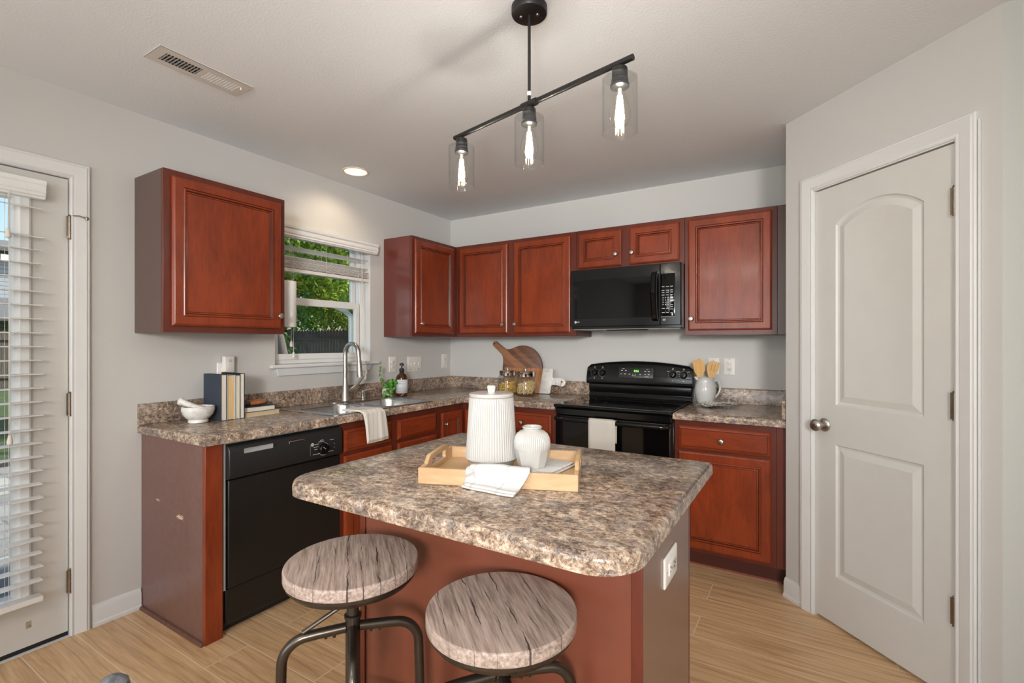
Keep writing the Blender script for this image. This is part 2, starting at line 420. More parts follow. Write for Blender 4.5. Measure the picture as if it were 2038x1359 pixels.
def wall_cells(mb, a0, a1, b0, b1, holes, c0, c1):
    A = sorted({a0, a1, *[h[0] for h in holes], *[h[1] for h in holes]}); B = sorted({b0, b1, *[h[2] for h in holes], *[h[3] for h in holes]})
    for i in range(len(A) - 1):
        for j in range(len(B) - 1):
            ca, cb = (A[i] + A[i + 1]) / 2, (B[j] + B[j + 1]) / 2
            if any(h[0] < ca < h[1] and h[2] < cb < h[3] for h in holes): continue
            mb.box(A[i], A[i + 1], B[j], B[j + 1], c0, c1)
    return mb

WIN = (-1.75, -.97, 1.17, 2.062); DOR = (-3.68, -2.722, 0, 2.075)
struct(MB().box(-.15, 6.62, -6.62, .12, -.1, 0).build('floor', floor_m, smooth=False))
mb = MB()
outer = [mb.v(p) for p in ((-.15, -6.62, H), (6.62, -6.62, H), (6.62, .12, H), (-.15, .12, H))]
hole = [mb.v((.278 + .072 * math.cos(2 * PI * k / 32), -1.351 + .072 * math.sin(2 * PI * k / 32), H)) for k in range(32)]
mb.fill([outer, hole])
mb.loft([[v.co for v in hole], [(v.co.x, v.co.y, H + .12) for v in hole]])
mb.box(-.15, 6.62, -6.62, .12, H + .13, H + .25)
mb.loft([[v.co for v in outer], [(v.co.x, v.co.y, H + .13) for v in outer]])
struct(mb.build('ceiling', ceil_m, smooth=False))
struct(wall_cells(MB(FL()), -6.62, .12, 0, H, [WIN, DOR], -.15, 0).build('wall_left', wall_m, smooth=False))
struct(MB(FB()).box(0, 6.62, 0, H, -.12, 0).build('wall_back', wall_m, smooth=False))
# pantry corner: return wall beside the right counter, diagonal with the door, and the face beyond it
s2 = math.sqrt(2); XW = 3.402; YW = -1.315
mb = MB(); mb.prism([(2.746, 0), (2.746, -.659), (2.80, -.605), (2.80, 0)], 0, H)
struct(mb.build('wall_return', wall_m, smooth=False))
SD = (.165, .800)                                   # rough door opening along the diagonal
LD = (XW - 2.746) * s2
mb = wall_cells(MB(FD()), 0, LD, 0, H, [(SD[0], SD[1], 0, 2.068)], -.1, 0)
struct(mb.build('wall_pantry', wall_m, smooth=False))
mb = MB(); mb.prism([(XW, YW), (6.62, YW), (6.62, YW + .1), (XW + .06, YW + .1)], 0, H)
struct(mb.build('wall_right', wall_b, smooth=False))
struct(wall_cells(MB(frame((6.5, 0, 0), (0, -1, 0), (-1, 0, 0))), 1.2, 6.62, 0, H, [(3.1, 5.3, .35, 2.25)], -.12, 0).build('wall_side', wall_m, smooth=False))
struct(wall_cells(MB(frame((0, -6.5, 0), (-1, 0, 0), (0, 1, 0))), -6.5, 0, 0, H, [(-2.35, -.65, .5, 2.2), (-5.15, -3.25, .5, 2.2)], -.12, 0).build('wall_front', wall_m, smooth=False))

# baseboards with shoe moulding
BBP = [(0, 0), (.018, 0), (.018, .014), (.012, .02), (.012, .075), (.009, .086), (.004, .098), (0, .10)]
def baseboard(name, T, a0, a1):
    mb = MB(T); mb.loft([[(a0, b, c) for c, b in BBP], [(a1, b, c) for c, b in BBP]], True, True, True)
    struct(mb.build(name, white_m, ang=20))
baseboard('baseboard_left', FL(), -2.655, -2.462)
baseboard('baseboard_pantry', FD(), -.002, .103)

# door casings: profile carried round the opening with mitres
CASP = [(0, .0), (0, .009), (.006, .012), (.014, .010), (.020, .012), (.045, .017), (.055, .0195), (.060, .017), (.066, .017), (.070, .012), (.070, 0)]
def casing(name, T, a0, a1, zt, label=None):
    mb = MB(T); st = []
    mb.loft([[(a0 - d, 0, c) for d, c in CASP], [(a0 - d, zt + d, c) for d, c in CASP], [(a1 + d, zt + d, c) for d, c in CASP], [(a1 + d, 0, c) for d, c in CASP]], False, True, True)
    # jamb lining inside the opening
    return mb
mb = casing('trim_1', FL(), -3.672, -2.734, 2.062)
mb.box(-2.735, -2.7225, 0, 2.062, -.15, .004); mb.box(-3.68, -3.671, 0, 2.062, -.15, .004); mb.box(-3.68, -2.7225, 2.060, 2.0745, -.15, .004)
struct(mb.build('trim_1', white_m, ang=20))
mb = casing('trim_2', FD(), .175, .790, 2.060)
mb.box(.1655, .1765, 0, 2.06, -.1, .003); mb.box(.788, .7995, 0, 2.06, -.1, .003); mb.box(.1655, .7995, 2.055, 2.0675, -.1, .003)
struct(mb.build('trim_2', white_m, ang=20))
mb = MB(FD()); mb.box(.862, .868, 0, 2.1, 0, .010)
struct(mb.build('trim_3', white_m, bevel=.002))

# ---- exterior half-glass door (door_1)
def hinge(T, parent, stop=False):
    mb = MB(T); mb.lathe([(.0065, 0), (.0065, .098)], 12); mb.lathe([(.0045, .098), (.0075, .101), (.0045, .106)], 12); mb.lathe([(.0075, -.005), (.0065, 0)], 12)
    for k in range(1, 5): mb.lathe([(.0072, k * .0196 - .0008), (.0072, k * .0196 + .0008)], 12)
    mb.box(-.010, 0, .0, .098, -.004, -.001) if False else mb.box(-.012, 0, -.004, -.001, 0, .098)
    if stop:
        mb.tube([(0, 0, .102), (.03, -.010, .106), (.052, -.022, .098)], .003, 8); mb.lathe([(.006, .090), (.0075, .1), (.005, .104)], 10, (.054, -.023))
    return mb.build('hinge', hinge_m, parent)
d1 = tag(thing('door_1', None, None, (-.02, -3.2, 0)), kind='structure')
mb = MB(FL()); GL = (-3.49, -2.915, .25, 1.93)
wall_cells(mb, -3.668, -2.738, .022, 2.056, [GL], -.05, -.006)
mb.build('door_slab', door_m, d1, smooth=False)
mb = MB(FL())
ring = [(-.052, -.006), (-.052, .006), (-.045, .011), (-.018, .011), (-.012, .006), (0, .004), (.004, -.004), (.004, -.03)]
P = rrect(GL[0], GL[1], GL[2], GL[3], 0)
mb.loft([[(a, b, c) for a, b in off(P, d)] for d, c in ring])
mb.build('glazing_frame', vinyl_m, d1)
MB(FL()).box(GL[0], GL[1], GL[2], GL[3], -.030, -.024).build('glass_pane', pane_m, d1, smooth=False)
for z in (1.79, .995, .20): hinge(Matrix.Translation((.006, -2.7355, z)) @ Matrix.Rotation(R(90), 4, 'Z'), d1, z > 1.5)
MB(FL()).box(-3.668, -2.738, .003, .021, -.045, -.008).build('door_sweep', dark_slot, d1, smooth=False)
mb = MB(FL()); mb.box(-2.876, -2.858, .098, .128, -.0065, -.0055)
mb.build('sticker', plain('worn_sticker', srgb(168, 152, 132), .6, var=.35, scale=120), d1, smooth=False)
struct(MB(FL()).box(-3.671, -2.735, 0, .020, -.15, -.051).box(-3.671, -2.735, 0, .0025, -.051, .012).build('trim_4', white_m, bevel=.002))

# ---- pantry door (door_2): arched upper panel, square lower panel
d2 = tag(thing('door_2', None, None, (3.08, -1.0, 0)), kind='structure')
mb = MB(FD()); a0, a1, zb, zt = .179, .786, .012, 2.050
CF = -.006
op = [(a0, zb), (a1, zb), (a1, zt), (a0, zt)]
def arch(x0, x1, y0, ys, rise, n=18):
    pts = [(x0, y0), (x1, y0), (x1, ys)]
    w = x1 - x0; r = (w * w / 4 + rise * rise) / (2 * rise); cy = ys + rise - r; th = math.asin(w / 2 / r)
    for k in range(1, n): t = th - 2 * th * k / n; pts.append(((x0 + x1) / 2 + r * math.sin(t), cy + r * math.cos(t)))
    pts.append((x0, ys)); return pts
up = arch(.288, .675, 1.030, 1.868, .075); lo = [(.288, .232), (.675, .232), (.675, .847), (.288, .847)]
ov = [mb.v((a, b, CF)) for a, b in op]; uv = [mb.v((a, b, CF)) for a, b in up]; lv = [mb.v((a, b, CF)) for a, b in lo]
mb.fill([ov, uv, lv])
for pts in (up, lo):
    mb.poly_rings(pts, [(0, CF), (.006, CF - .006), (.012, CF - .008), (.016, CF - .0085), (.044, CF - .001), (.047, CF - .0015)], False, True)
mb.loft([[(a, b, CF) for a, b in op], [(a, b, CF - .034) for a, b in op]], True, False, True)
mb.build('door_slab', door_m, d2, ang=12)
for z in (1.788, 1.040, .292): hinge(FD(.7875, z, .004) @ Matrix.Rotation(R(-90), 4, 'X'), d2)
kT = FD(.228, .93, CF)
mb = MB(kT); mb.lathe([(.032, 0), (.032, .004), (.026, .010), (.013, .014), (.012, .03), (.020, .036), (.028, .046), (.028, .056), (.022, .064), (.010, .068), (.004, .067)], 28)
mb.build('knob', nick_m, d2)

# ---- kitchen window (window_1)
w1 = tag(thing('window_1', None, None, (-.07, -1.36, 1.17)), kind='structure')
y0, y1, z0, z1 = WIN
mb = MB(FL())
wall_cells(mb, y0 + .001, y1 - .001, z0 + .012, z1 - .001, [(y0 + .035, y1 - .040, z0 + .045, z1 - .020)], -.135, -.075)
mb.build('frame', vinyl_m, w1, bevel=.003)
mb = MB(FL())                                               # lower sash, inner track
wall_cells(mb, y0 + .030, y1 - .055, z0 + .040, 1.620, [(y0 + .064, y1 - .094, z0 + .078, 1.572)], -.088, -.060)
mb.build('lower_sash', vinyl_m, w1, bevel=.003)
mb = MB(FL())                                               # upper sash, outer track
wall_cells(mb, y0 + .036, y1 - .062, 1.580, z1 - .022, [(y0 + .07, y1 - .098, 1.625, z1 - .042)], -.122, -.095)
mb.build('upper_sash', vinyl_m, w1, bevel=.003)
MB(FL()).box(y0 + .064, y1 - .094, z0 + .078, 1.572, -.076, -.072).build('glass_pane', pane_m, w1, smooth=False)
MB(FL()).box(y0 + .07, y1 - .098, 1.625, z1 - .042, -.111, -.107).build('glass_pane', pane_m, w1, smooth=False)
mb = MB(FL()); mb.box(y1 - .0505, y1 - .0435, z0 + .05, 1.60, -.0755, -.073)
mb.build('sash_track', dark_slot, w1, smooth=False)
mb = MB(FL())
sil = [(y0 + .001, -.075), (y1 - .001, -.075), (y1 - .001, .001), (y1 + .07, .001), (y1 + .07, .032), (y0 - .035, .032), (y0 - .035, .001), (y0 + .001, .001)]
mb.loft([[(a, b, c) for a, c in sil] for b in (1.1605, 1.1815)], True, True, True)
mb.build('sill', white_m, w1, bevel=.006, segs=3)
mb = MB(FL()); mb.hexa([(y0 + .02, 1.112, .001), (y1 - .022, 1.112, .001), (y1 - .022, 1.112, .013), (y0 + .02, 1.112, .013), (y0 + .005, 1.160, .001), (y1 + .006, 1.160, .001), (y1 + .006, 1.160, .016), (y0 + .005, 1.160, .016)])
mb.build('apron', white_m, w1, bevel=.003)
struct(MB(FL()).box(y1 - .003, y1 - .0005, z0 + .012, z1, -.075, -.0005).box(y0 + .0005, y0 + .003, z0 + .012, z1, -.075, -.0005).build('trim_5', white_m, smooth=False))

# ================================================================ cabinets
DOORP = [(0, 0), (0, .012), (.003, .0155), (.007, .0175), (.010, .0195), (.045, .0195), (.0465, .016), (.051, .019), (.056, .0185), (.0605, .0105), (.066, .0115), (.0675, .0095), (.069, .0115)]
DRAWP = [(0, 0), (0, .009), (.003, .0115), (.015, .0165), (.0165, .0195), (.019, .0195)]
def knob(T, parent):
    mb = MB(T); mb.lathe([(.0075, 0), (.0065, .003), (.0045, .008), (.006, .013), (.0125, .017), (.0150, .020), (.0150, .023), (.0125, .0265), (.006, .028)], 24)
    return mb.build('knob', nick_m, parent)
def front(T, parent, a0, a1, b0, b1, kn=None, kind='door', c=0):
    mb = MB(T @ Matrix.Translation((0, 0, c)))
    mb.poly_rings([(a0, b0), (a1, b0), (a1, b1), (a0, b1)], DOORP if kind == 'door' else DRAWP, dark=(5, 8, 10) if kind == 'door' else (4,))
    o = mb.build(kind, [cherry_m if kind == 'door' else cherry_h, glaze_m], parent, ang=20)
    if kn: knob(T @ Matrix.Translation((kn[0], kn[1], c + .0195)), o)
    return o
def cabinet(name, label, T, a0, a1, b0, b1, depth, fronts, sides=side_m, toe=0, group=None, cat='cabinet', hollow=False):
    base = T @ Vector(((a0 + a1) / 2, b0, depth / 2))
    t = thing(name, label, cat, base, group)
    mb = MB(T)
    if hollow:
        d = depth - .0195; mb.box(a0, a0 + .018, b0 + toe, b1, .001, d); mb.box(a1 - .018, a1, b0 + toe, b1, .001, d); mb.box(a0 + .018, a1 - .018, b0 + toe, b0 + toe + .018, .001, d); mb.box(a0 + .018, a1 - .018, b0 + toe + .018, b1, .001, .012)
    else: mb.box(a0, a1, b0 + toe, b1, .001, depth - .0195)
    mb.build('carcass', sides, t, smooth=False)
    mb = MB(T); mb.box(a0, a1, b0 + toe, b1, depth - .019, depth); mb.build('face_frame', frame_m, t, bevel=.0015)
    for f in fronts:
        front(T, t, *f[:4], f[4], f[5] if len(f) > 5 else 'door', depth + .0015)
    return t
UD = .294; ZB, ZT = 1.3695, 2.134
G1 = 'cherry wall cabinets'
cabinet('wall_cabinet', 'single-door cherry wall cabinet on the left wall between the glass door and the window', FL(), -2.4865, -1.8755, ZB, ZT, UD, [(-2.455, -1.905, 1.401, 2.104, (-1.922, 1.470))], group=G1)
cabinet('wall_cabinet', 'narrow cherry wall cabinet in the corner right of the window, red side showing', FL(), -.834, -.0015, ZB, ZT, UD, [(-.808, -.336, 1.398, 2.108, (-.756, 1.468))], sider_m, group=G1)
cabinet('wall_cabinet', 'double-door cherry wall cabinet on the back wall between the corner and the microwave', FB(), .2965, 1.400, ZB, ZT, UD, [(.340, .817, 1.398, 2.108, (.780, 1.466)), (.875, 1.358, 1.398, 2.108, (.895, 1.466))], group=G1)
cabinet('wall_cabinet', 'short two-door cherry wall cabinet directly above the black microwave', FB(), 1.4015, 2.1605, 1.835, ZT, UD, [(1.422, 1.744, 1.857, 2.108, (1.708, 1.936)), (1.802, 2.130, 1.857, 2.108, (1.822, 1.936))], group=G1)
t = cabinet('wall_cabinet', 'single-door cherry wall cabinet right of the microwave beside the pantry wall', FB(), 2.162, 2.690, ZB, ZT, UD, [(2.186, 2.662, 1.400, 2.109, (2.206, 1.474))], group=G1)
MB(FB()).box(2.6905, 2.7445, ZB, ZT, .001, UD - .002).build('filler_strip', side_m, t, bevel=.001)

# base run on the left wall
BD = .600
t = thing('end_panel', 'base end panel left of the dishwasher, brown scuffed side and red cherry front edge', 'cabinet panel', (.3, -2.42, 0))
M = Mat('scuffed_laminate'); v = M.obj(); n = M.noise(v, 220, 3, .7)
s = M.sep(v)
def spot(cx, cz, sx, sz):
    dx = M.math('DIVIDE', M.math('SUBTRACT', s[0], cx), sx); dz = M.math('DIVIDE', M.math('SUBTRACT', s[2], cz), sz)
    return M.math('SUBTRACT', 1, M.math('ADD', M.math('MULTIPLY', dx, dx), M.math('MULTIPLY', dz, dz)))
mk = M.math('MAXIMUM', spot(-.12, .565, .035, .010), spot(.088, .523, .05, .016))
mk = M.math('GREATER_THAN', M.math('ADD', M.math('MULTIPLY', M.math('MAXIMUM', mk, 0), .28), n), .72)
mk = M.math('MULTIPLY', mk, M.math('GREATER_THAN', M.math('MAXIMUM', spot(-.12, .565, .045, .014), spot(.088, .523, .062, .022)), 0))
M.set(Base_Color=M.mix(mk, M.ramp(M.noise(v, 40), [(.3, srgb(104, 72, 64)), (.7, srgb(114, 80, 71))]), srgb(224, 196, 164)), Roughness=.34, Coat_Weight=.15)
MB().box(.003, .588, -2.4586, -2.4466, .012, .8725).build('side_panel', M.m, t, smooth=False)
MB().box(.588, .6085, -2.4586, -2.384, 0, .8725).build('front_stile', cherry_m, t, bevel=.0015)
mb = MB(); mb.loft([[(x, -2.4587, 0), (x, -2.474, 0), (x, -2.4725, .008), (x, -2.468, .0135), (x, -2.4587, .0155)] for x in (.012, .602)], True, True, True)
mb.build('shoe_moulding', plain('worn_shoe_moulding', srgb(98, 64, 52), .5, var=.25, scale=60), t)

def base(name, label, T, a0, a1, fronts, group='cherry base cabinets', toe_c=.53, shoe=False, hollow=False):
    t = cabinet(name, label, T, a0, a1, 0, .8725, BD, fronts, toe=.108, group=group, hollow=hollow)
    MB(T).box(a0, a1, 0, .107, .40, toe_c).build('toe_kick', toe_m, t, smooth=False)
    if shoe:
        mb = MB(T); mb.loft([[(a, 0, toe_c + .0005), (a, 0, toe_c + .014), (a, .008, toe_c + .012), (a, .014, toe_c + .0005)] for a in (a0, a1 + .025)], True, True, True)
        mb.build('shoe_moulding', edge_m, t)
    return t
base('base_cabinet', 'cherry sink base cabinet with two false drawer fronts, right of the dishwasher', FL(), -1.7445, -.8975,
     [(-1.722, -1.356, .702, .828, None, 'drawer'), (-1.302, -.924, .702, .828, None, 'drawer'), (-1.722, -1.356, .135, .682, (-1.385, .62)), (-1.302, -.924, .135, .682, (-1.272, .62))], hollow=True)
# corner cabinet: L plan, two narrow doors meeting in the corner
t = thing('base_cabinet', 'cherry corner base cabinet whose two narrow doors meet at the inside corner', 'cabinet', (.45, -.45, 0), 'cherry base cabinets')
mb = MB(); mb.prism([(.001, -.897), (.58, -.897), (.58, -.58), (.885, -.58), (.885, -.001), (.001, -.001)], .108, .8725); mb.build('carcass', side_m, t, smooth=False)
mb = MB(); mb.prism([(.5805, -.897), (.6, -.897), (.6, -.6), (.885, -.6), (.885, -.5805), (.5805, -.5805)], .108, .8725); mb.build('face_frame', frame_m, t, smooth=False)
mb = MB(); mb.prism([(.4, -.897), (.53, -.897), (.53, -.53), (.885, -.53), (.885, -.4), (.4, -.4)], 0, .107); mb.build('toe_kick', toe_m, t, smooth=False)
front(FL(), t, -.868, -.626, .135, .820, (-.835, .738), 'door', BD + .0015)
front(FB(), t, .626, .868, .135, .820, None, 'door', BD + .0015)
base('base_cabinet', 'cherry drawer base cabinet on the back wall just left of the range', FB(), .8855, 1.3985, [(.908, 1.356, .702, .832, (1.131, .764), 'drawer'), (.908, 1.356, .132, .684, (1.325, .62))])
t = base('base_cabinet', 'cherry base cabinet with one drawer and one door right of the range', FB(), 2.1665, 2.700, [(2.192, 2.674, .704, .836, (2.428, .766), 'drawer'), (2.192, 2.674, .130, .688, None)], shoe=True)
MB(FB()).box(2.7005, 2.7445, .108, .8725, .40, BD).build('filler_strip', frame_m, t, bevel=.001)
MB(FB()).box(2.7005, 2.7445, 0, .107, .40, .53).build('toe_kick', toe_m, t, smooth=False)

# ---------------------------------------------------------------- countertops
def slab(pts, holes, zb=.8735, zt=.914):
    mb = MB()
    RV = mb.poly_rings(pts, [(.03, zb), (0, zb), (0, zt - .016), (.0015, zt - .009), (.006, zt - .0025), (.012, zt)], False, False)
    mb.fill([RV[-1]] + [[mb.v((a, b, zt)) for a, b in h] for h in holes])
    for h in holes: mb.loft([[(a, b, zt) for a, b in h], [(a, b, zb) for a, b in h]])
    mb.f(RV[0][::-1]) if not holes else None
    return mb
def arc(cx, cy, r, t0, t1, n=8): return [(cx + r * math.cos(R(t0 + (t1 - t0) * k / n)), cy + r * math.sin(R(t0 + (t1 - t0) * k / n))) for k in range(n + 1)]
t = thing('countertop', 'brown speckled laminate worktop running from the left wall round the corner to the range', 'countertop', (.3, -1.2, .8735))
cut = [(.112, -1.762), (.600, -1.762), (.600, -.972), (.112, -.972)]
slab([(.0005, -2.475), (.640, -2.475), (.640, -.660), (.645, -.645), (.660, -.640), (1.3985, -.645), (1.3985, -.0005), (.0005, -.0005)], [cut]).build('worktop', gran_m, t, ang=50)
def splash(T, a0, a1, parent):
    mb = MB(T); P = [(0.0005, .9145), (.019, .9145), (.019, 1.006), (.017, 1.012), (.012, 1.016), (.0005, 1.016)]
    mb.loft([[(a, b, c) for c, b in P] for a in (a0, a1)], True, True, True)
    mb.build('backsplash', gran_m, parent, ang=50)
splash(FL(), -2.475, -.0005, t); splash(FB(), .0195, 1.3985, t)
t = thing('countertop', 'short speckled laminate worktop right of the range holding the pitcher', 'countertop', (2.45, -.3, .8735))
slab([(2.1665, -.645), (2.7445, -.645), (2.7445, -.0005), (2.1665, -.0005)], []).build('worktop', gran_m, t, ang=50)
splash(FB(), 2.1665, 2.7445, t)
MB().box(2.7255, 2.7445, -.645, -.0205, .9145, 1.016).build('side_splash', gran_m, t, bevel=.003)

# ---------------------------------------------------------------- island
IX0, IX1, IY0, IY1 = 1.610, 2.527, -2.478, -1.975
t = thing('island_cabinet', 'reddish brown kitchen island base under the speckled island top', 'kitchen island', (2.07, -2.2, 0))
M = Mat('island_side_laminate'); v = M.obj()
M.set(Base_Color=M.ramp(M.noise(v, 60), [(.3, srgb(112, 82, 70)), (.7, srgb(124, 92, 78))]), Roughness=.27, Coat_Weight=.3); M.p.inputs['Coat Roughness'].default_value = .2
isls_m = M.m
MB().box(IX0 + .013, IX1 - .013, IY0 + .006, IY1 - .0205, .10, .8725).build('carcass', side_m, t, smooth=False)
MB().box(IX1 - .0125, IX1, IY0 + .0005, IY1 - .0205, 0, .8725).build('side_panel', isls_m, t, smooth=False)
MB().box(IX0, IX0 + .0125, IY0 + .0005, IY1 - .0205, 0, .8725).build('side_panel', isls_m, t, smooth=False)
MB().box(IX0 + .0135, IX1 - .0135, IY0, IY0 + .0055, 0.012, .8725).build('back_panel', isl_m, t, smooth=False)
MB().box(IX1 - .026, IX1 - .0003, IY0 - .0065, IY0 - .0005, 0, .8725).build('corner_trim', frame_m, t, bevel=.0015)
MB().box(IX0 + .0003, IX0 + .022, IY0 - .0065, IY0 - .0005, 0, .8725).build('corner_trim', frame_m, t, bevel=.0015)
mb = MB(); mb.loft([[(x, IY0 - .0005, 0), (x, IY0 - .014, 0), (x, IY0 - .012, .009), (x, IY0 - .0005, .015)] for x in (IX0 + .023, IX1 - .027)], True, True, True); mb.build('shoe_moulding', edge_m, t)
MB().box(IX0, IX1, IY1 - .020, IY1, .10, .8725).build('face_frame', frame_m, t, bevel=.001)
TI = frame((0, IY1, 0), (-1, 0, 0), (0, 1, 0))
for a in ((-2.50, -2.085), (-2.05, -1.635)): front(TI, t, a[0], a[1], .13, .84, (a[1] - .03 if a[0] < -2.2 else a[0] + .03, .77), 'door', .0015)
t = thing('island_countertop', 'large speckled laminate island top with rounded front corners', 'countertop', (2.03, -2.25, .8735))
X0, X1, Y0, Y1 = 1.497, 2.566, -2.698, -1.800
pts = arc(X0 + .105, Y0 + .105, .105, 180, 270) + arc(X1 - .105, Y0 + .105, .105, 270, 360) + [(X1, Y1 + 0)] + [(X0, Y1)]
slab(pts, []).build('worktop', gran_m, t, ang=50)

# ---------------------------------------------------------------- wall plates
def plate(label, T, w, h, kind, name='outlet', cat='outlet', group=None):
    t = thing(name, label, cat, T @ Vector((0, 0, 0)), group)
    mb = MB(T); mb.poly_rings(rrect(-w / 2, w / 2, -h / 2, h / 2, .006, 3), [(0, .0004), (0, .003), (.002, .0052), (.0055, .0062)]); mb.build('cover_plate', plate_m, t)
    if kind in ('outlet', 'decora'):
        mb = MB(T)
        if kind == 'outlet':
            for b in (-.0195, .0195): mb.poly_rings([(x, y + b) for x, y in rrect(-.0165, .0165, -.0142, .0142, .010, 4)], [(0, .0063), (0, .0085), (.001, .0092)])
        else: mb.poly_rings(rrect(-.0166, .0166, -.0335, .0335, .002, 2), [(0, .0063), (0, .0085), (.001, .0092)])
        mb.build('receptacle', plate_m, t)
        for b in (-.0195, .0195):
            mb = MB(T)
            for a in (-.0065, .0065): mb.box(a - .0012, a + .0012, b - .001, b + .0075, .0093, .0098)
            mb.lathe([(.0026, .0093), (.0026, .0098)], 10, (0, b - .0075))
            mb.build('socket_slots', dark_slot, t, smooth=False)
    if kind == 'switch3':
        for a in (-.046, 0, .046):
            mb = MB(T @ Matrix.Translation((a, 0, .0063)) @ Matrix.Rotation(R(-22 if a < 0 else 22), 4, 'X')); mb.box(-.005, .005, -.0105, .0105, -.004, .006); mb.build('toggle', plate_m, t, bevel=.0015)
        for a, w in ((-.05, .011), (.002, .004), (.046, .014)):
            mb = MB(T); mb.box(a - w, a + w, -.045, -.041, .0063, .0066); mb.build('printed_label', mgrey_m, t, smooth=False)
    if kind == 'switch':
        mb = MB(T @ Matrix.Translation((0, 0, .0063)) @ Matrix.Rotation(R(20), 4, 'X')); mb.box(-.005, .005, -.0105, .0105, -.004, .006); mb.build('toggle', plate_m, t, bevel=.0015)
    mb = MB(T)
    for b in ((-.048, .048) if kind == 'decora' else (-.042, .042) if kind in ('switch', 'blank') else (0,)): mb.lathe([(.003, .006), (.003, .0068), (.002, .0072)], 10, (0, b))
    mb.build('screw', mgrey_m, t)
    return t
plate('white outlet partly hidden behind the plug-in sensor above the standing books', FL((0, -2.058, 1.150)), .075, .118, 'outlet')
plate('white duplex outlet just right of the window sill behind the ivy', FL((0, -.741, 1.148)), .078, .128, 'outlet')
plate('wide white three-toggle switch plate behind the amber soap bottle', FL((0, -.486, 1.142)), .168, .130, 'switch3', 'switch_plate', 'light switch')
plate('white duplex outlet nearest the inside corner of the counter', FL((0, -.089, 1.156)), .080, .128, 'outlet')
plate('white switch plate behind the slotted wooden spatula', FB((2.292, 1.160, 0)) if False else FB((2.292, 0, 1.160)), .076, .118, 'switch', 'switch_plate', 'light switch')
plate('white rectangular-socket outlet right of the wooden spatulas on the back wall', FB((2.391, 0, 1.161)), .074, .116, 'decora')
plate('large white outlet mounted sideways on the right side of the island', frame((IX1 + .0002, -2.240, .726), (0, 1, 0), (1, 0, 0)) @ Matrix.Rotation(R(90), 4, 'Z'), .080, .132, 'decora')
T = FL((.0105, -2.044, 1.198))
t = thing('plug_in_sensor', 'small white plug-in sensor above the row of books', 'plug-in device', T @ Vector((0, 0, 0)))
mb = MB(T); mb.poly_rings(rrect(-.028, .028, -.047, .047, .005, 4), [(0, 0), (0, .024), (.002, .027), (.004, .028)]); mb.build('body', plate_m, t)
mb = MB(T)
for r_ in (.009, .006, .003): mb.tube([(.004 + r_ * math.cos(2 * PI * k / 20), .020 + r_ * math.sin(2 * PI * k / 20), .0283) for k in range(20)], .0006, 5, closed=True)
mb.box(.003, .005, -.003, .002, .028, .0285); mb.build('speaker_grille', mgrey_m, t)

# ---------------------------------------------------------------- dishwasher
T = FL(); A0, A1 = -2.378, -1.750
t = thing('dishwasher', 'black built-in dishwasher under the left counter', 'dishwasher', (.3, -2.064, 0))
MB(T).box(A0 + .004, A1, .05, .868, .03, .585).build('tub', blackp_m, t, smooth=False)
mb = MB(T); mb.box(A0, A0 + .008, .205, .869, .586, .604); mb.box(A0, A1, .8625, .8695, .586, .606); mb.build('edge_trim', grey_m, t, smooth=False)
mb = MB(T); P = [(.586, .700), (.612, .700), (.628, .708), (.632, .730), (.630, .828), (.624, .846), (.612, .858), (.586, .860)]
mb.loft([[(a, b, c) for c, b in P] for a in (A0 + .010, A0 + .016, A1 - .006, A1)], True, True, True)
mb.build('control_panel', blackp_m, t, bevel=.004)
mb = MB(T); mb.poly_rings(rrect(A0 + .016, A1 - .004, .208, .698, .004, 2), [(0, .586), (0, .608), (.0015, .6115), (.0035, .613)]); mb.build('door_panel', blackdw_m, t)
mb = MB(T); mb.poly_rings(rrect(A0 + .012, A1 - .002, .045, .203, .004, 2), [(0, .586), (0, .595), (.003, .598)]); mb.build('kick_panel', blackdw_m, t)
MB(T).box(A0 + .02, A1 - .01, 0, .044, .30, .555).build('toe_plate', blackp_m, t, smooth=False)
mb = MB(T); mb.poly_rings(rrect(-2.301, -2.160, .812, .834, .003, 2), [(0, .6305), (0, .6325), (.0010, .6325), (.0028, .6315)]); mb.build('handle_pocket', grey_m, t)
mb = MB(T); mb.box(-2.158, -2.142, .818, .832, .6305, .6325); mb.box(-2.06, -2.0, .822, .830, .6305, .6325); mb.build('vent_slot', dark_slot, t, smooth=False)
mb = MB(T); mb.tube([(-2.074, .816, .633), (-2.074, .826, .635), (-1.995, .826, .637), (-1.990, .820, .634)], .0022, 8); mb.build('latch', chrome_m, t)
mb = MB(T); mb.box(-1.954, -1.953, .73, .79, .6315, .6322); mb.build('panel_outline', mgrey_m, t, smooth=False)
T2 = T @ Matrix.Translation((-1.873, .754, .6315))
mb = MB(T2); mb.lathe([(.030, 0), (.028, .012), (.025, .016), (.01, .016)], 32); mb.hexa([(-.004, -.026, .014), (.004, -.026, .014), (.004, .026, .014), (-.004, .026, .014), (-.003, -.024, .022), (.003, -.024, .022), (.003, .024, .022), (-.003, .024, .022)])
o = mb.build('dial', black_m, t)
mb = MB(T2 @ Matrix.Rotation(R(50), 4, 'Z')); mb.box(-.0009, .0009, .002, .022, .0222, .0226); mb.build('pointer', mark_m, o, smooth=False)
mb = MB(T2); mb.tube([(.0335 * math.cos(R(a)), .0335 * math.sin(R(a)), .0006) for a in range(-130, 81, 6)], .0009, 6)
for a, b, w in ((-.060, .030, .03), (-.060, .016, .028), (-.056, .004, .018), (-.030, .040, .034), (-.020, .047, .02), (.040, .040, .026), (-.065, -.0215, .06), (.018, -.0215, .045)): mb.box(a, a + w, b, b + .0022, .0002, .0008)
for b in (-.004, .016): mb.lathe([(.002, .0002), (.002, .001)], 10, (.069, b))
mb.build('printed_markings', mark_m, t, smooth=False)
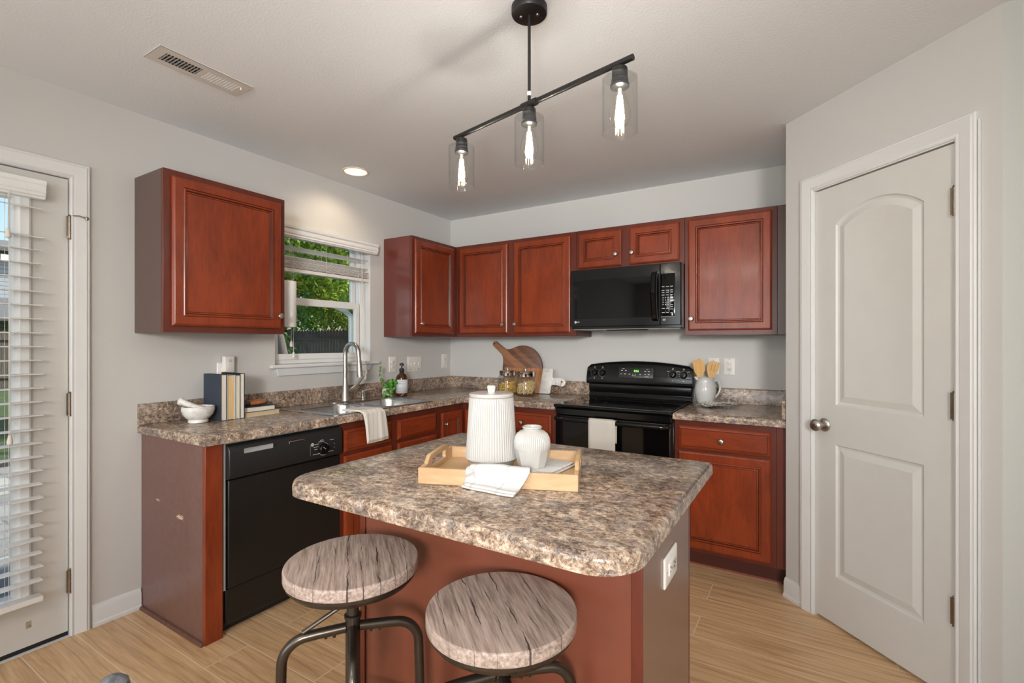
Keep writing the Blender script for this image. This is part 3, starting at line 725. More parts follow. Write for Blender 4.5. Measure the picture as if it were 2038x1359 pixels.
mb = MB(T @ Matrix.Translation((-1.941, .787, .6318))); mb.lathe([(.0085, 0), (.0085, .0006)], 24); o = mb.build('logo_disc', mark_m, t, smooth=False)
text('GE', .0085, T @ Matrix.Translation((-1.941, .787, .6326)), 'logo', dark_slot, t)

# ---------------------------------------------------------------- range
RX0, RX1 = 1.402, 2.163
T = FB(); t = thing('range', 'black freestanding electric range with glass top between the counters', 'stove', (1.783, -.33, 0))
MB(T).box(RX0, RX1, .02, .892, .03, .600).build('body', black_m, t, bevel=.002)
mb = MB(T); P = [(.03, .893), (.655, .893), (.668, .898), (.672, .905), (.666, .914), (.655, .917), (.03, .917)]
mb.loft([[(a, b, c) for c, b in P] for a in (RX0, RX1)], True, True, True); mb.build('cooktop', black_m, t, bevel=.002)
MB(T).box(RX0 + .02, RX1 - .02, .9172, .9185, .09, .64).build('glass_surface', blackg_m, t, smooth=False)
mb = MB(T)
for a, c, r_ in ((1.60, .22, .08), (1.60, .48, .10), (1.97, .22, .08), (1.97, .48, .10)):
    for k in (1, .96): mb.lathe([(r_ * k, 0), (r_ * k, .0002)], 40) if False else mb.tube([(a + r_ * k * math.cos(2 * PI * j / 40), .9187, c + r_ * k * math.sin(2 * PI * j / 40)) for j in range(40)], .0005, 4, closed=True)
mb.build('burner_rings', plain('burner_print', srgb(20, 20, 21), .2), t)
mb = MB(T); mb.poly_rings(rrect(RX0 + .003, RX1 - .003, .845, .890, .006, 2), [(0, .601), (0, .642), (.005, .648)]); mb.build('front_rail', black_m, t)
od = None
mb = MB(T); mb.poly_rings(rrect(RX0 + .003, RX1 - .003, .205, .842, .008, 3), [(0, .601), (0, .644), (.002, .649), (.007, .652)]); od = mb.build('oven_door', black_m, t)
mb = MB(T); mb.poly_rings(rrect(RX0 + .014, RX1 - .014, .225, .822, .006, 3), [(0, .6522), (.001, .6530)]); mb.build('oven_window', blackg_m, od)
mb = MB(T); mb.tube([(RX0 + .02, .826, .654), (RX0 + .024, .826, .680), (RX0 + .045, .826, .694), (RX0 + .08, .826, .698), (RX1 - .08, .826, .698), (RX1 - .045, .826, .694), (RX1 - .024, .826, .680), (RX1 - .02, .826, .654)], .0145, 14); mb.build('handle', black_m, od)
mb = MB(T); mb.poly_rings(rrect(RX0 + .003, RX1 - .003, .04, .198, .006, 2), [(0, .601), (0, .644), (.005, .650)]); mb.build('storage_drawer', black_m, t)
# backguard: lower riser and upper control panel with arched top
mb = MB(T); P = [(.022, .9175), (.070, .9175), (.064, .935), (.058, .945), (.062, .955), (.070, .99), (.066, 1.012), (.022, 1.012)]
mb.loft([[(a, b, c) for c, b in P] for a in (RX0 + .004, RX0 + .008, RX1 - .008, RX1 - .004)], True, True, True); mb.build('backguard', black_m, t, bevel=.003)
mb = MB(T); rings = []
n = 28
for k in range(n + 1):
    q = k / n; a = (RX0 - .010) + q * (RX1 - RX0 + .016); e = min(1, min(q, 1 - q) / .035); rise = 1.152 + .034 * (1 - (2 * q - 1) ** 2) - .018 * (1 - e) ** 2
    P = [(.022, 1.0125), (.074, 1.0125), (.084, 1.022), (.086, 1.045), (.068, rise - .014), (.058, rise), (.030, rise + .002), (.022, rise - .01)]
    rings.append([(a, b, c) for c, b in P])
mb.loft(rings, True, True, True); cp = mb.build('control_panel', black_m, t, bevel=.002)
tilt = math.atan2(.018, .105)
def onpanel(a, b):
    return frame((a, -(.0862 - (b - 1.045) * .018 / .108), b), (1, 0, 0), (0, -math.cos(tilt), math.sin(tilt)))
for a, b in ((1.457, 1.095), (1.519, 1.096), (2.036, 1.098), (2.110, 1.096)):
    K = onpanel(a, b) @ Matrix.Translation((0, 0, .001))
    mb = MB(K); mb.lathe([(.0235, 0), (.022, .006), (.0185, .012), (.017, .022), (.010, .023)], 28); mb.hexa([(-.0045, -.018, .02), (.0045, -.018, .02), (.0045, .024, .016), (-.0045, .024, .016), (-.003, -.017, .029), (.003, -.017, .029), (.003, .020, .026), (-.003, .020, .026)])
    o = mb.build('knob', black_m, cp)
    mb = MB(K)
    for j in range(11):
        q = R(225 - 27 * j) if a > 1.9 else R(-60 - 24 * j); mb.lathe([(.0014, 0), (.0014, .0004)], 8, (.030 * math.cos(q), .030 * math.sin(q)))
    mb.box(-.004, .004, -.044, -.040, 0, .0004); mb.box(-.005, .005, .036, .038, 0, .0004); mb.box(-.005, .005, .043, .045, 0, .0004); mb.box(-.005, -.004, .036, .045, 0, .0004); mb.box(.004, .005, .036, .045, 0, .0004)
    if a > 1.6:
        mb.box(-.040, -.026, .022, .0245, 0, .0004); mb.box(.024, .040, .022, .0245, 0, .0004)
    mb.build('printed_scale', mark_m, cp, smooth=False)
K = onpanel(1.772, 1.103) @ Matrix.Translation((0, 0, .0008))
mb = MB(K); mb.poly_rings(rrect(-.127, .127, -.037, .037, .004, 3), [(0, 0), (0, .0012), (.0015, .0016)]); dp = mb.build('display_panel', plain('display_black', srgb(34, 34, 34), .2), cp)
text('8:56', .021, K @ Matrix.Translation((.006, .012, .0018)), 'clock_digits', digit_m, dp)
mb = MB(K); r0 = random.Random(3)
for a, b, w in ((-.098, .026, .016), (-.108, .012, .012), (-.078, .012, .012), (-.112, -.013, .010), (-.084, -.013, .014), (-.050, -.014, .012), (-.022, -.014, .004), (-.002, -.014, .004), (.030, -.014, .011), (.078, .024, .016), (.064, .010, .014), (.090, .010, .014), (.066, -.012, .010), (.090, -.012, .013), (-.026, -.024, .03), (.066, -.028, .03)):
    mb.box(a, a + w, b, b + .0045 if w < .015 else b + .0025, .0017, .002)
mb.build('printed_keys', mark_m, dp, smooth=False)

# ---------------------------------------------------------------- microwave
T = FB(); X0, X1, Z0, Z1 = 1.4025, 2.1595, 1.418, 1.833
t = thing('microwave', 'black over-the-range microwave under the short wall cabinet', 'microwave', (1.78, -.2, Z0))
MB(T).box(X0, X1, Z0, Z1, .002, .372).build('case', black_m, t, bevel=.002)
mb = MB(T); mb.poly_rings(rrect(X0, 2.030, Z0 + .016, Z1 - .001, .004, 3), [(0, .3725), (0, .393), (.001, .3965), (.0035, .3985)]); dr = mb.build('door', black_m, t)
mb = MB(T); mb.poly_rings(rrect(1.425, 1.985, 1.490, 1.758, .003, 2), [(0, .3988), (.001, .3996)]); mb.build('door_glass', blackg_m, dr)
mb = MB(T); mb.poly_rings(rrect(2.0315, X1, Z0 + .016, Z1 - .001, .004, 3), [(0, .3725), (0, .393), (.001, .3965), (.0035, .3985)]); kp = mb.build('control_panel', black_m, t)
mb = MB(T)
hp = [(2.002, 1.782, .398), (2.0, 1.772, .424), (1.998, 1.72, .436), (1.998, 1.63, .440), (2.0, 1.54, .436), (2.002, 1.475, .424), (2.004, 1.462, .398)]
rings = [[(x - .018, z, c - .012), (x - .018, z, c), (x - .010, z, c + .008), (x + .010, z, c + .008), (x + .018, z, c), (x + .018, z, c - .012)] for x, z, c in hp]
mb.loft(rings, True, True, True); mb.build('handle', blackg_m, dr)
mb = MB(T); mb.poly_rings(rrect(2.036, 2.124, 1.492, 1.765, .004, 3), [(0, .3988), (.001, .3994)]); mb.build('keypad_face', blackg_m, kp)
mb = MB(T)
for i, b in enumerate((1.680, 1.656, 1.643, 1.626)):
    for a in (2.050, 2.077, 2.103): mb.box(a - .0085, a + .0085, b, b + .0032, .3994, .3998)
for i in range(4):
    for a in (2.050, 2.066, 2.082): mb.box(a - .0026, a + .0026, 1.607 - .0145 * i, 1.6125 - .0145 * i, .3994, .3998)
for b in (1.603, 1.585): mb.box(2.094, 2.114, b, b + .012, .3994, .3998)
for b in (1.562, 1.55, 1.535, 1.511):
    mb.box(2.096, 2.112, b, b + .003, .3994, .3998)
for b in (1.540, 1.514):
    for a in (2.052, 2.078): mb.box(a - .009, a + .009, b, b + .0032, .3994, .3998)
mb.build('keypad_print', mark_m, kp, smooth=False)
mb = MB(T); mb.box(2.036, 2.122, 1.489, 1.4905, .3988, .4002); mb.build('keypad_trim', mgrey_m, kp, smooth=False)
mb = MB(T); mb.box(2.048, 2.066, 1.463, 1.476, .3985, .3990); mb.build('badge', mgrey_m, kp, smooth=False)
mb = MB(T); mb.lathe([(.0085, .3988), (.0085, .3993)], 24, (1.441, 1.466)); mb.build('logo_disc', mark_m, dr, smooth=False)
text('LG', .0155, T @ Matrix.Translation((1.461, 1.466, .3990)), 'logo', mark_m, dr, depth=.0006)
mb = MB(T); mb.box(X0 + .01, X1 - .01, Z0 - .006, Z0 - .0005, .02, .37); mb.build('underside_panel', grey_m, t, bevel=.002)
mb = MB(T); mb.box(1.66, 1.94, Z0 - .014, Z0 - .0065, .33, .372); mb.build('vent_lip', black_m, t, bevel=.003)
for a in (1.50, 2.07):
    mb = MB(T); mb.box(a - .07, a + .07, Z0 - .0085, Z0 - .0065, .20, .34); mb.build('grease_filter', plain('filter_mesh', srgb(120, 108, 92), .4, .6, var=.3, scale=300), t, smooth=False)

# ================================================================ sink area
t = thing('sink', 'stainless double-bowl drop-in sink below the window', 'sink', (.36, -1.367, .914))
SX0, SX1, SY0, SY1 = .085, .618, -1.785, -.950
mb = MB(); RV = mb.poly_rings(rrect(SX0, SX1, SY0, SY1, .03, 5), [(0, .9143), (0, .9165), (.003, .9185), (.012, .9190)], False, False)
bowls = [rrect(.195, .580, -1.740, -1.392, [.05, .05, .07, .09], 8), rrect(.205, .580, -1.345, -.995, [.07, .05, .05, .09], 8)]
bv = [[mb.v((a, b, .9190)) for a, b in B] for B in bowls]
mb.fill([RV[-1]] + bv)
mb.build('rim', steel_m, t, ang=40)
for B in bowls:
    mb = MB(); mb.poly_rings(B, [(0, .9190), (.003, .9165), (.006, .908), (.012, .80), (.022, .765), (.045, .752)], False, True)
    cx = sum(p[0] for p in B) / len(B); cy = sum(p[1] for p in B) / len(B)
    o = mb.build('bowl', steel_m, t, ang=50)
    mb = MB(); mb.lathe([(.042, .7523), (.040, .7535), (.030, .7530)], 28, (cx, cy)); mb.build('drain', chrome_m, o)
# faucet
FX, FY = .135, -1.318
t = thing('faucet', 'tall brushed nickel gooseneck faucet standing behind the sink', 'faucet', (FX, FY, .919))
mb = MB(); mb.poly_rings([(FX + x, FY + y) for x, y in rrect(-.03, .03, -.115, .115, .029, 8)], [(0, .9193), (0, .922), (.004, .9245)]); mb.build('deck_plate', nick_m, t)
mb = MB(); mb.lathe([(.030, .925), (.027, .94), (.0245, .97), (.0205, 1.02), (.0165, 1.06), (.0150, 1.08)], 28, (FX, FY)); mb.build('body', nick_m, t)
pts = [(FX, FY, 1.06), (FX, FY, 1.14), (FX, FY, 1.235)] + [(FX + .066 - .066 * math.cos(R(a)), FY, 1.245 + .07 * math.sin(R(a))) for a in range(12, 172, 12)] + [(FX + .133, FY, 1.235), (FX + .137, FY, 1.20)]
mb = MB(); mb.tube(pts, .0145, 18); mb.build('spout', nick_m, t)
mb = MB(); mb.tube([(FX + .137, FY, 1.199), (FX + .139, FY, 1.17), (FX + .143, FY, 1.12), (FX + .146, FY, 1.092)], [.0155, .0175, .0205, .020], 20); mb.build('spray_head', nick_m, t)
mb = MB(); mb.tube([(FX + .004, FY + .018, .985), (FX + .006, FY + .05, .995)], [.017, .016], 16)
mb.tube([(FX + .006, FY + .045, .998), (FX + .01, FY + .085, 1.022), (FX + .015, FY + .12, 1.058), (FX + .02, FY + .148, 1.088)], [.013, .012, .009, .006], 14); mb.build('handle', nick_m, t)
t = thing('soap_dispenser', 'small brushed nickel soap dispenser between faucet and potted ivy', 'soap dispenser', (.15, -1.175, .919))
mb = MB(); mb.lathe([(.023, .9193), (.021, .925), (.0135, .930), (.0125, .965), (.0145, .97), (.0145, .982), (.010, .984)], 24, (.15, -1.175)); mb.build('body', nick_m, t)
mb = MB(); mb.tube([(.15, -1.175, .978), (.165, -1.15, .986), (.19, -1.11, .990), (.20, -1.092, .985)], [.006, .005, .004, .0035], 10); mb.build('spout', nick_m, t)

# dish towel hung over the counter edge
def drape(path, wfn, nu, nv):
    "path(u)->(x,z); wfn(u,v)->(dx, y)"
t = thing('dish_towel', 'white brown-striped dish towel hung over the sink front edge', 'towel', (.60, -1.52, .92))
prof = [(.500, .9225), (.545, .9230), (.590, .9235), (.622, .9245), (.640, .923), (.6505, .914), (.6545, .900), (.656, .875), (.657, .84), (.658, .79), (.659, .735)]
def towelfn(prof, yA, yB, wav, fold=0):
    def fn(u, v):
        k = u * (len(prof) - 1); i = min(int(k), len(prof) - 2); f = k - i
        x = prof[i][0] * (1 - f) + prof[i + 1][0] * f; z = prof[i][1] * (1 - f) + prof[i + 1][1] * f
        a = yA(u); b = yB(u); y = a + (b - a) * v
        w = wav * max(0, u - .35) * (math.sin(v * 9 + 1.2) + .5 * math.sin(v * 17 + u * 3))
        return (x + max(w, -.0) + abs(wav) * .3, y, z - .010 * max(0, u - .8) * math.sin(v * 5))
    return fn
mb = MB(); mb.grid(towelfn(prof, lambda u: -1.655 + .055 * u, lambda u: -1.490 + .06 * u, .006), 40, 20)
mb.build('front_layer', towel_m, t, solid=.004, ang=80)
prof2 = [(x + (.005 if z < .91 else 0), z + (.005 if z >= .91 else .012)) for x, z in prof]
mb = MB(); mb.grid(towelfn(prof2, lambda u: -1.662 + .05 * u + .015, lambda u: -1.490 + .06 * u - .004, .006), 40, 20)
mb.build('folded_layer', towel_m, t, solid=.004, ang=80)

# amber pump bottle
bx, by = .197, -.840
t = thing('soap_bottle', 'amber glass pump soap bottle with pale label beside the ivy', 'bottle', (bx, by, .9145))
mb = MB(); mb.lathe([(.038, .9146), (.0435, .918), (.0445, .926), (.0445, 1.045), (.042, 1.062), (.034, 1.078), (.020, 1.088), (.0165, 1.094), (.0165, 1.104)], 36, (bx, by)); mb.build('glass_body', amber_m, t)
mb = MB(); mb.lathe([(.0452, .940), (.0452, 1.042)], 48, (bx, by), None, False, False); lb = mb.build('label', label_m, t, solid=.0006)
mb = MB(); mb.lathe([(.0175, 1.098), (.0185, 1.1), (.0185, 1.122), (.015, 1.126), (.006, 1.128), (.005, 1.148), (.0165, 1.150), (.0165, 1.160), (.012, 1.166), (.004, 1.167)], 28, (bx, by)); mb.tube([(bx, by, 1.158), (bx + .03, by - .018, 1.156), (bx + .036, by - .022, 1.150)], .005, 10); mb.build('pump', blackp_m, t)
# printing curved on the label, facing the room
def wrap_rows(parent):
    mb = MB(); ang = math.atan2(CAM.y - by, CAM.x - bx)
    def bar(z, h, w, o=0):
        n = 8
        for k in range(n):
            q0 = ang + (o - w / 2 + w * k / n) / .0458; q1 = ang + (o - w / 2 + w * (k + 1) / n) / .0458
            mb.quad(*[(bx + .0458 * math.cos(q), by + .0458 * math.sin(q), zz) for q, zz in ((q0, z), (q1, z), (q1, z + h), (q0, z + h))])
    rr = random.Random(5)
    for (z, h, W_) in ((1.030, .003, .06), (1.000, .0018, .03), (.985, .0012, .05), (.980, .0012, .05), (.975, .0012, .045), (.970, .0012, .05), (.956, .001, .06), (.951, .001, .05)):
        x = -W_ / 2
        while x < W_ / 2:
            w = rr.uniform(.0015, .005); bar(z, h, w, x + w / 2); x += w + .0012
    mb.build('label_print', mgrey_m, parent, smooth=False)
wrap_rows(lb)
ang = math.atan2(CAM.y - by, CAM.x - bx)
def label_word(word, size, z, parent):
    cu = bpy.data.curves.new('t', 'FONT'); cu.body = word; cu.size = size; cu.align_x = 'CENTER'; cu.align_y = 'CENTER'
    o = bpy.data.objects.new('t', cu); COL.objects.link(o); bpy.context.view_layer.update()
    me = bpy.data.meshes.new_from_object(o.evaluated_get(bpy.context.evaluated_depsgraph_get())); bpy.data.objects.remove(o)
    for v in me.vertices:
        q = ang + v.co.x / .0461; h = v.co.y
        v.co = (bx + .0461 * math.cos(q), by + .0461 * math.sin(q), z + h)
    me.transform(Matrix.Translation(-chain(parent))); me.materials.clear(); me.materials.append(ink_m); me.name = 'label_text'
    r = bpy.data.objects.new('label_text', me); COL.objects.link(r); r.parent = parent
label_word('COMPANELLE LLF', .0085, 1.012, lb)

# ivy in a small pot
px, py = .143, -.935
t = thing('potted_ivy', 'small trailing ivy in a blush clay pot on the back corner of the sink', 'plant', (px, py, .9192))
mb = MB(); mb.lathe([(.026, .9193), (.036, .926), (.041, .945), (.040, .968), (.036, .982), (.033, .982), (.036, .965), (.034, .955)], 32, (px, py)); mb.build('pot', potc_m, t)
MB().lathe([(.0355, .955), (.034, .962), (.002, .964)], 24, (px, py)).build('soil', plain('potting_soil', srgb(52, 40, 32), .9, var=.4, scale=200), t)
stems = [[(px - .005, py - .01, .962), (px + .0, py - .03, 1.01), (px - .01, py - .05, 1.06), (px - .02, py - .058, 1.095), (px - .026, py - .045, 1.125), (px - .03, py - .04, 1.145)],
         [(px + .01, py, .962), (px + .03, py - .005, 1.0), (px + .045, py + .01, 1.01)],
         [(px + .01, py - .01, .962), (px + .04, py - .02, .985), (px + .055, py - .022, .955), (px + .062, py - .024, .93)],
         [(px, py - .01, .962), (px + .025, py - .03, .99), (px + .035, py - .055, .955), (px + .035, py - .06, .93)]]
mb = MB()
for s_ in stems: mb.tube(s_, .0012, 6)
mb.build('stem', plain('ivy_stem', srgb(96, 84, 48), .7), t)
M = Mat('ivy_leaf'); M.set(Base_Color=M.ramp(M.noise(M.obj(), 60), [(.35, srgb(44, 108, 34)), (.65, srgb(98, 160, 58))]), Roughness=.4); ivy_m = M.m
rv = random.Random(11); spots_ = []
for s_ in stems:
    for i in range(1, len(s_)):
        p = Vector(s_[i - 1]).lerp(Vector(s_[i]), .75); spots_.append((p, .022 if p.z < 1.05 else .014))
for k in range(14): spots_.append((Vector((px + rv.uniform(0, .05), py + rv.uniform(-.03, .03), rv.uniform(.985, 1.045))), rv.uniform(.018, .027)))
for p, sz in spots_:
    d = (CAM - p).normalized(); d = (d + Vector((rv.uniform(-.5, .5), rv.uniform(-.5, .5), rv.uniform(-.1, .7)))).normalized()
    u = d.cross(Vector((rv.uniform(-.6, .6), rv.uniform(-.6, .6), -1))).normalized()
    Tm = frame(p, u, d)
    shp = [(0, 0), (.55, -.35), (.95, .05), (.5, .35), (.45, .9), (0, 1.35), (-.45, .9), (-.5, .35), (-.95, .05), (-.55, -.35)]
    mb = MB(Tm); c0 = mb.v((0, .3 * sz, .12 * sz)); V = [mb.v((a * sz, -b * sz, -.15 * abs(a) * sz)) for a, b in shp]
    for i in range(len(V)): mb.f([c0, V[i], V[(i + 1) % len(V)]])
    mb.build('leaf', ivy_m, t, solid=.0005, ang=60)

# ---------------------------------------------------------------- books, utensils, mortar
def book(label, x0, x1, y0, y1, z0, z1, cov, pg, lying=False, group='standing books'):
    "covers + page block; the fore edge faces the room (+x), spine towards the wall"
    t = thing('book', label, 'book', ((x0 + x1) / 2, (y0 + y1) / 2, z0), group)
    c = .0025
    if not lying:
        mb = MB(); mb.box(x0, x1, y0, y0 + c, z0, z1); mb.box(x0, x1, y1 - c, y1, z0, z1); mb.box(x0, x0 + c, y0 + c, y1 - c, z0, z1); mb.build('cover', cov, t, smooth=False)
        MB().box(x0 + c, x1 - .004, y0 + c, y1 - c, z0 + .003, z1 - .004).build('pages', pg, t, smooth=False)
    else:
        mb = MB(); mb.box(x0, x1, y0, y1, z0, z0 + c); mb.box(x0, x1, y0, y1, z1 - c, z1); mb.box(x0, x0 + c, y0, y1, z0 + c, z1 - c); mb.build('cover', cov, t, smooth=False)
        MB().box(x0 + c, x1 - .004, y0 + .004, y1 - .004, z0 + c, z1 - c).build('pages', pg, t, smooth=False)
    return t
CT = .9146
book('navy cloth book standing leftmost in the row, cover facing the mortar',   .085, .256, -2.207, -2.177, CT, 1.156, navy_m, pages_m)
book('standing book with tan page edges and pale blue covers, second from the mortar', .10, .256, -2.1765, -2.1335, CT, 1.150, bluec_m, pagest_m)
book('thin standing book with cream page edges and sage cover, between tan book and black book', .10, .256, -2.133, -2.108, CT, 1.147, sage_m, pages_m)
bk = book('black-covered standing book with white page edges and red spine top, rightmost of the row', .075, .254, -2.1075, -2.082, CT, 1.157, blackc_m, wood('white_pages', srgb(222, 216, 204), srgb(238, 233, 222), (1, 60, 1), 6, .8), False)
MB().box(.070, .0747, -2.1075, -2.082, CT, 1.1585).build('spine', redc_m, bk, smooth=False)
book('tan-edged book lying flat on the counter under the black book', .075, .240, -2.078, -1.868, CT, .9375, bluec_m, pagest_m, True, 'lying books')
book('black book lying flat on top of the tan-edged book', .07, .228, -2.078, -1.888, .938, .9665, blackc_m, pages_m, True, 'lying books')
for i, (y, x, z, lb_) in enumerate(((-1.992, .165, .9672, 'lower brown wooden utensil with dark-dipped end lying on the black book'), (-1.988, .125, .9672, 'brown wooden utensil with dark-dipped end at the back of the black book'))):
    t = thing('wooden_utensil', lb_, 'kitchen utensil', (x, y, z), 'dipped wooden utensils')
    h = .011 + .006 * i
    mb = MB(); mb.tube([(x, y - .055, z + h), (x + .002, y - .02, z + h), (x + .004, y - .012, z + h)], [.009, .0105, .0108], 12); mb.build('dipped_end', teal_m, t)
    mb = MB(); mb.tube([(x + .004, y - .0119, z + h), (x + .008, y + .03, z + h + .002), (x + .012, y + .065, z + h + .004), (x + .013, y + .075, z + h + .006)], [.0108, .011, .0095, .004], 12); mb.build('handle', utw_m, t)
mx, my = .193, -2.286
t = thing('mortar', 'white marble mortar bowl on the left end of the counter', 'mortar', (mx, my, CT))
mb = MB(); mb.lathe([(.040, CT), (.045, CT + .004), (.044, CT + .014), (.041, CT + .018), (.052, CT + .024), (.066, CT + .042), (.0725, CT + .062), (.074, CT + .073), (.0725, CT + .076), (.0735, CT + .080), (.072, CT + .083), (.0655, CT + .083), (.060, CT + .060), (.046, CT + .036), (.02, CT + .027), (.002, CT + .026)], 48, (mx, my)); mb.build('bowl', marble_m, t)
t = thing('pestle', 'white marble pestle leaning in the marble mortar', 'pestle', (mx - .04, my - .02, CT + .05))
a = Vector((mx + .036, my + .020, CT + .057)); b = Vector((mx - .082, my - .050, CT + .110)); 
mb = MB(); mb.tube([a.lerp(b, q) for q in (0, .03, .12, .28, .5, .75, .86, .92, .97, 1)], [.004, .014, .0185, .0165, .0145, .0150, .0165, .0205, .0205, .015], 20); mb.build('rod', marble_m, t)

# ---------------------------------------------------------------- jars, boards
def jar(label, cx, cy, pasta_label, long_):
    t = thing('glass_jar', label, 'jar', (cx, cy, CT), 'pasta jars')
    mb = MB(); mb.lathe([(.002, CT + .002), (.068, CT), (.076, CT + .003), (.079, CT + .010), (.079, CT + .135), (.074, CT + .145), (.064, CT + .149), (.064, CT + .156), (.061, CT + .156), (.061, CT + .148), (.071, CT + .142), (.0755, CT + .134), (.0755, CT + .012), (.070, CT + .007), (.002, CT + .007)], 48, (cx, cy), None, False, False); mb.build('glass', jar_m, t)
    mb = MB(); mb.lathe([(.067, CT + .150), (.067, CT + .180), (.069, CT + .183), (.067, CT + .187), (.060, CT + .189), (.003, CT + .189)], 48, (cx, cy)); ld = mb.build('lid', chrome_m, t)
    mb = MB(); mb.lathe([(.006, CT + .1892), (.006, CT + .200), (.015, CT + .203), (.015, CT + .207), (.012, CT + .208)], 24, (cx, cy)); mb.build('lid_knob', chrome_m, ld)
    rr = random.Random(len(label)); mb = MB(); n = 0
    while n < 260:
        z = CT + .014 + rr.random() ** 1.1 * .088; r_ = .066 * math.sqrt(rr.random()); q = rr.uniform(0, 2 * PI)
        top = CT + (.09 + .014 * math.cos(q)); 
        if z > top: continue
        p = Vector((cx + r_ * math.cos(q), cy + r_ * math.sin(q), z))
        L = (.024 if long_ else .015); el = rr.uniform(-.5, .6) if not (long_ and rr.random() < .35) else rr.uniform(.6, 1.3)
        q2 = rr.uniform(0, 2 * PI); d = Vector((math.cos(q2) * math.cos(el), math.sin(q2) * math.cos(el), math.sin(el)))
        A, B = p - d * L, p + d * L
        if any((e.x - cx) ** 2 + (e.y - cy) ** 2 > .0725 ** 2 or e.z < CT + .012 for e in (A, B)): continue
        if long_: mb.tube([A, B], .0032, 6)
        else:
            tw = d.cross(Vector((0, 0, 1))).normalized(); mb.tube([A, p + tw * .004, B], [.0035, .0058, .0035], 6)
        n += 1
    pm = plain('dry_penne' if long_ else 'dry_fusilli', srgb(226, 192, 138) if long_ else srgb(214, 172, 84), .55, var=.15, scale=120)
    o = mb.build('pasta', pm, None); tag(o, pasta_label, 'pasta', None, 'stuff')
jar('glass pasta jar with steel lid in front of the white board, nearer the range', .993, -.325, 'pale dry penne filling the jar nearer the range', True)
jar('glass pasta jar with steel lid nearer the room corner, under the board handle', .800, -.275, 'golden dry twisted pasta filling the jar nearer the room corner', False)
# round walnut paddle board leaning on the wall
lean = R(3.2)
TB = Matrix.Translation((.800, -.046, CT + .0006)) @ Matrix.Rotation(-lean, 4, 'X') @ frame((0, 0, 0), (1, 0, 0), (0, -1, 0))
r0_ = .192; hd = R(143.5); pts = []
h = [(-.035, .0), (-.026, .06)]
n = 44; gap = R(27)
for k in range(n + 1):
    q = hd + gap + (2 * PI - 2 * gap) * k / n; pts.append((r0_ * math.cos(q), r0_ + r0_ * math.sin(q)))
def hp_(al, w): return (al * math.cos(hd) - w * math.sin(hd), r0_ + al * math.sin(hd) + w * math.cos(hd))
for al, w in ((.195, -.055), (.215, -.036), (.24, -.028), (.30, -.024), (.345, -.024)): pts.append(hp_(al, w))
for k in range(1, 8): q = -PI / 2 + PI * k / 8; pts.append(hp_(.345 + .024 * math.cos(q), .024 * math.sin(q)))
for al, w in ((.345, .024), (.30, .024), (.24, .028), (.215, .036), (.195, .055)): pts.append(hp_(al, w))
t = thing('cutting_board', 'round walnut paddle board leaning on the wall, handle pointing up left', 'cutting board', (.80, -.04, CT), 'cutting boards')
mb = MB(TB); mb.poly_rings(pts, [(.002, 0), (0, .002), (0, .016), (.002, .018)], True, False); mb.build('edge_band', walnute_m, t)
mb = MB(TB); mb.poly_rings(off(pts, .002), [(0, .0179), (.001, .0184)], False, True); mb.build('board_face', walnut_m, t)
mb = MB(TB); mb.lathe([(.006, .0186), (.006, .0192)], 16, hp_(.348, 0)); mb.build('hanging_hole', dark_slot, t, smooth=False)
# rectangular acacia and white marble board in front of it
TB = Matrix.Translation((.0, -.118, CT + .0006)) @ Matrix.Rotation(-R(10), 4, 'X') @ frame((0, 0, 0), (1, 0, 0), (0, -1, 0))
t = thing('cutting_board', 'rectangular half acacia half white marble board with a roped handle', 'cutting board', (.87, -.118, CT), 'cutting boards')
mb = MB(TB); mb.poly_rings([(.660, 0), (1.004, 0), (1.024, .200), (.660, .200)], [(.001, 0), (0, .002), (0, .015), (.001, .016)]); mb.build('acacia_half', acacia_m, t)
hb = [(1.0045, 0), (1.090, 0), (1.098, .004), (1.102, .012), (1.106, .066)] + [(1.112, .070), (1.15, .072), (1.185, .064)] + arc(1.195, .095, .034, -70, 90, 8) + [(1.18, .128), (1.14, .127), (1.116, .128), (1.112, .134), (1.114, .19), (1.110, .198), (1.102, .200), (1.0245, .200)]
mb = MB(TB); mb.poly_rings(hb, [(.001, 0), (0, .002), (0, .015), (.001, .016)]); mb.build('marble_half', marble_m, t, ang=50)
mb = MB(TB); mb.lathe([(.008, .0162), (.008, .0168)], 18, (1.198, .098)); mb.build('hanging_hole', dark_slot, t, smooth=False)
mb = MB(TB); mb.tube([(1.198, .098, .017), (1.190, .07, .024), (1.175, .045, .022), (1.155, .035, .018), (1.14, .045, .018), (1.13, .035, .016), (1.15, .025, .018), (1.17, .036, .024), (1.185, .06, .026)], .0022, 8); mb.build('jute_cord', plain('jute', srgb(176, 138, 96), .9, var=.2, scale=300), t)

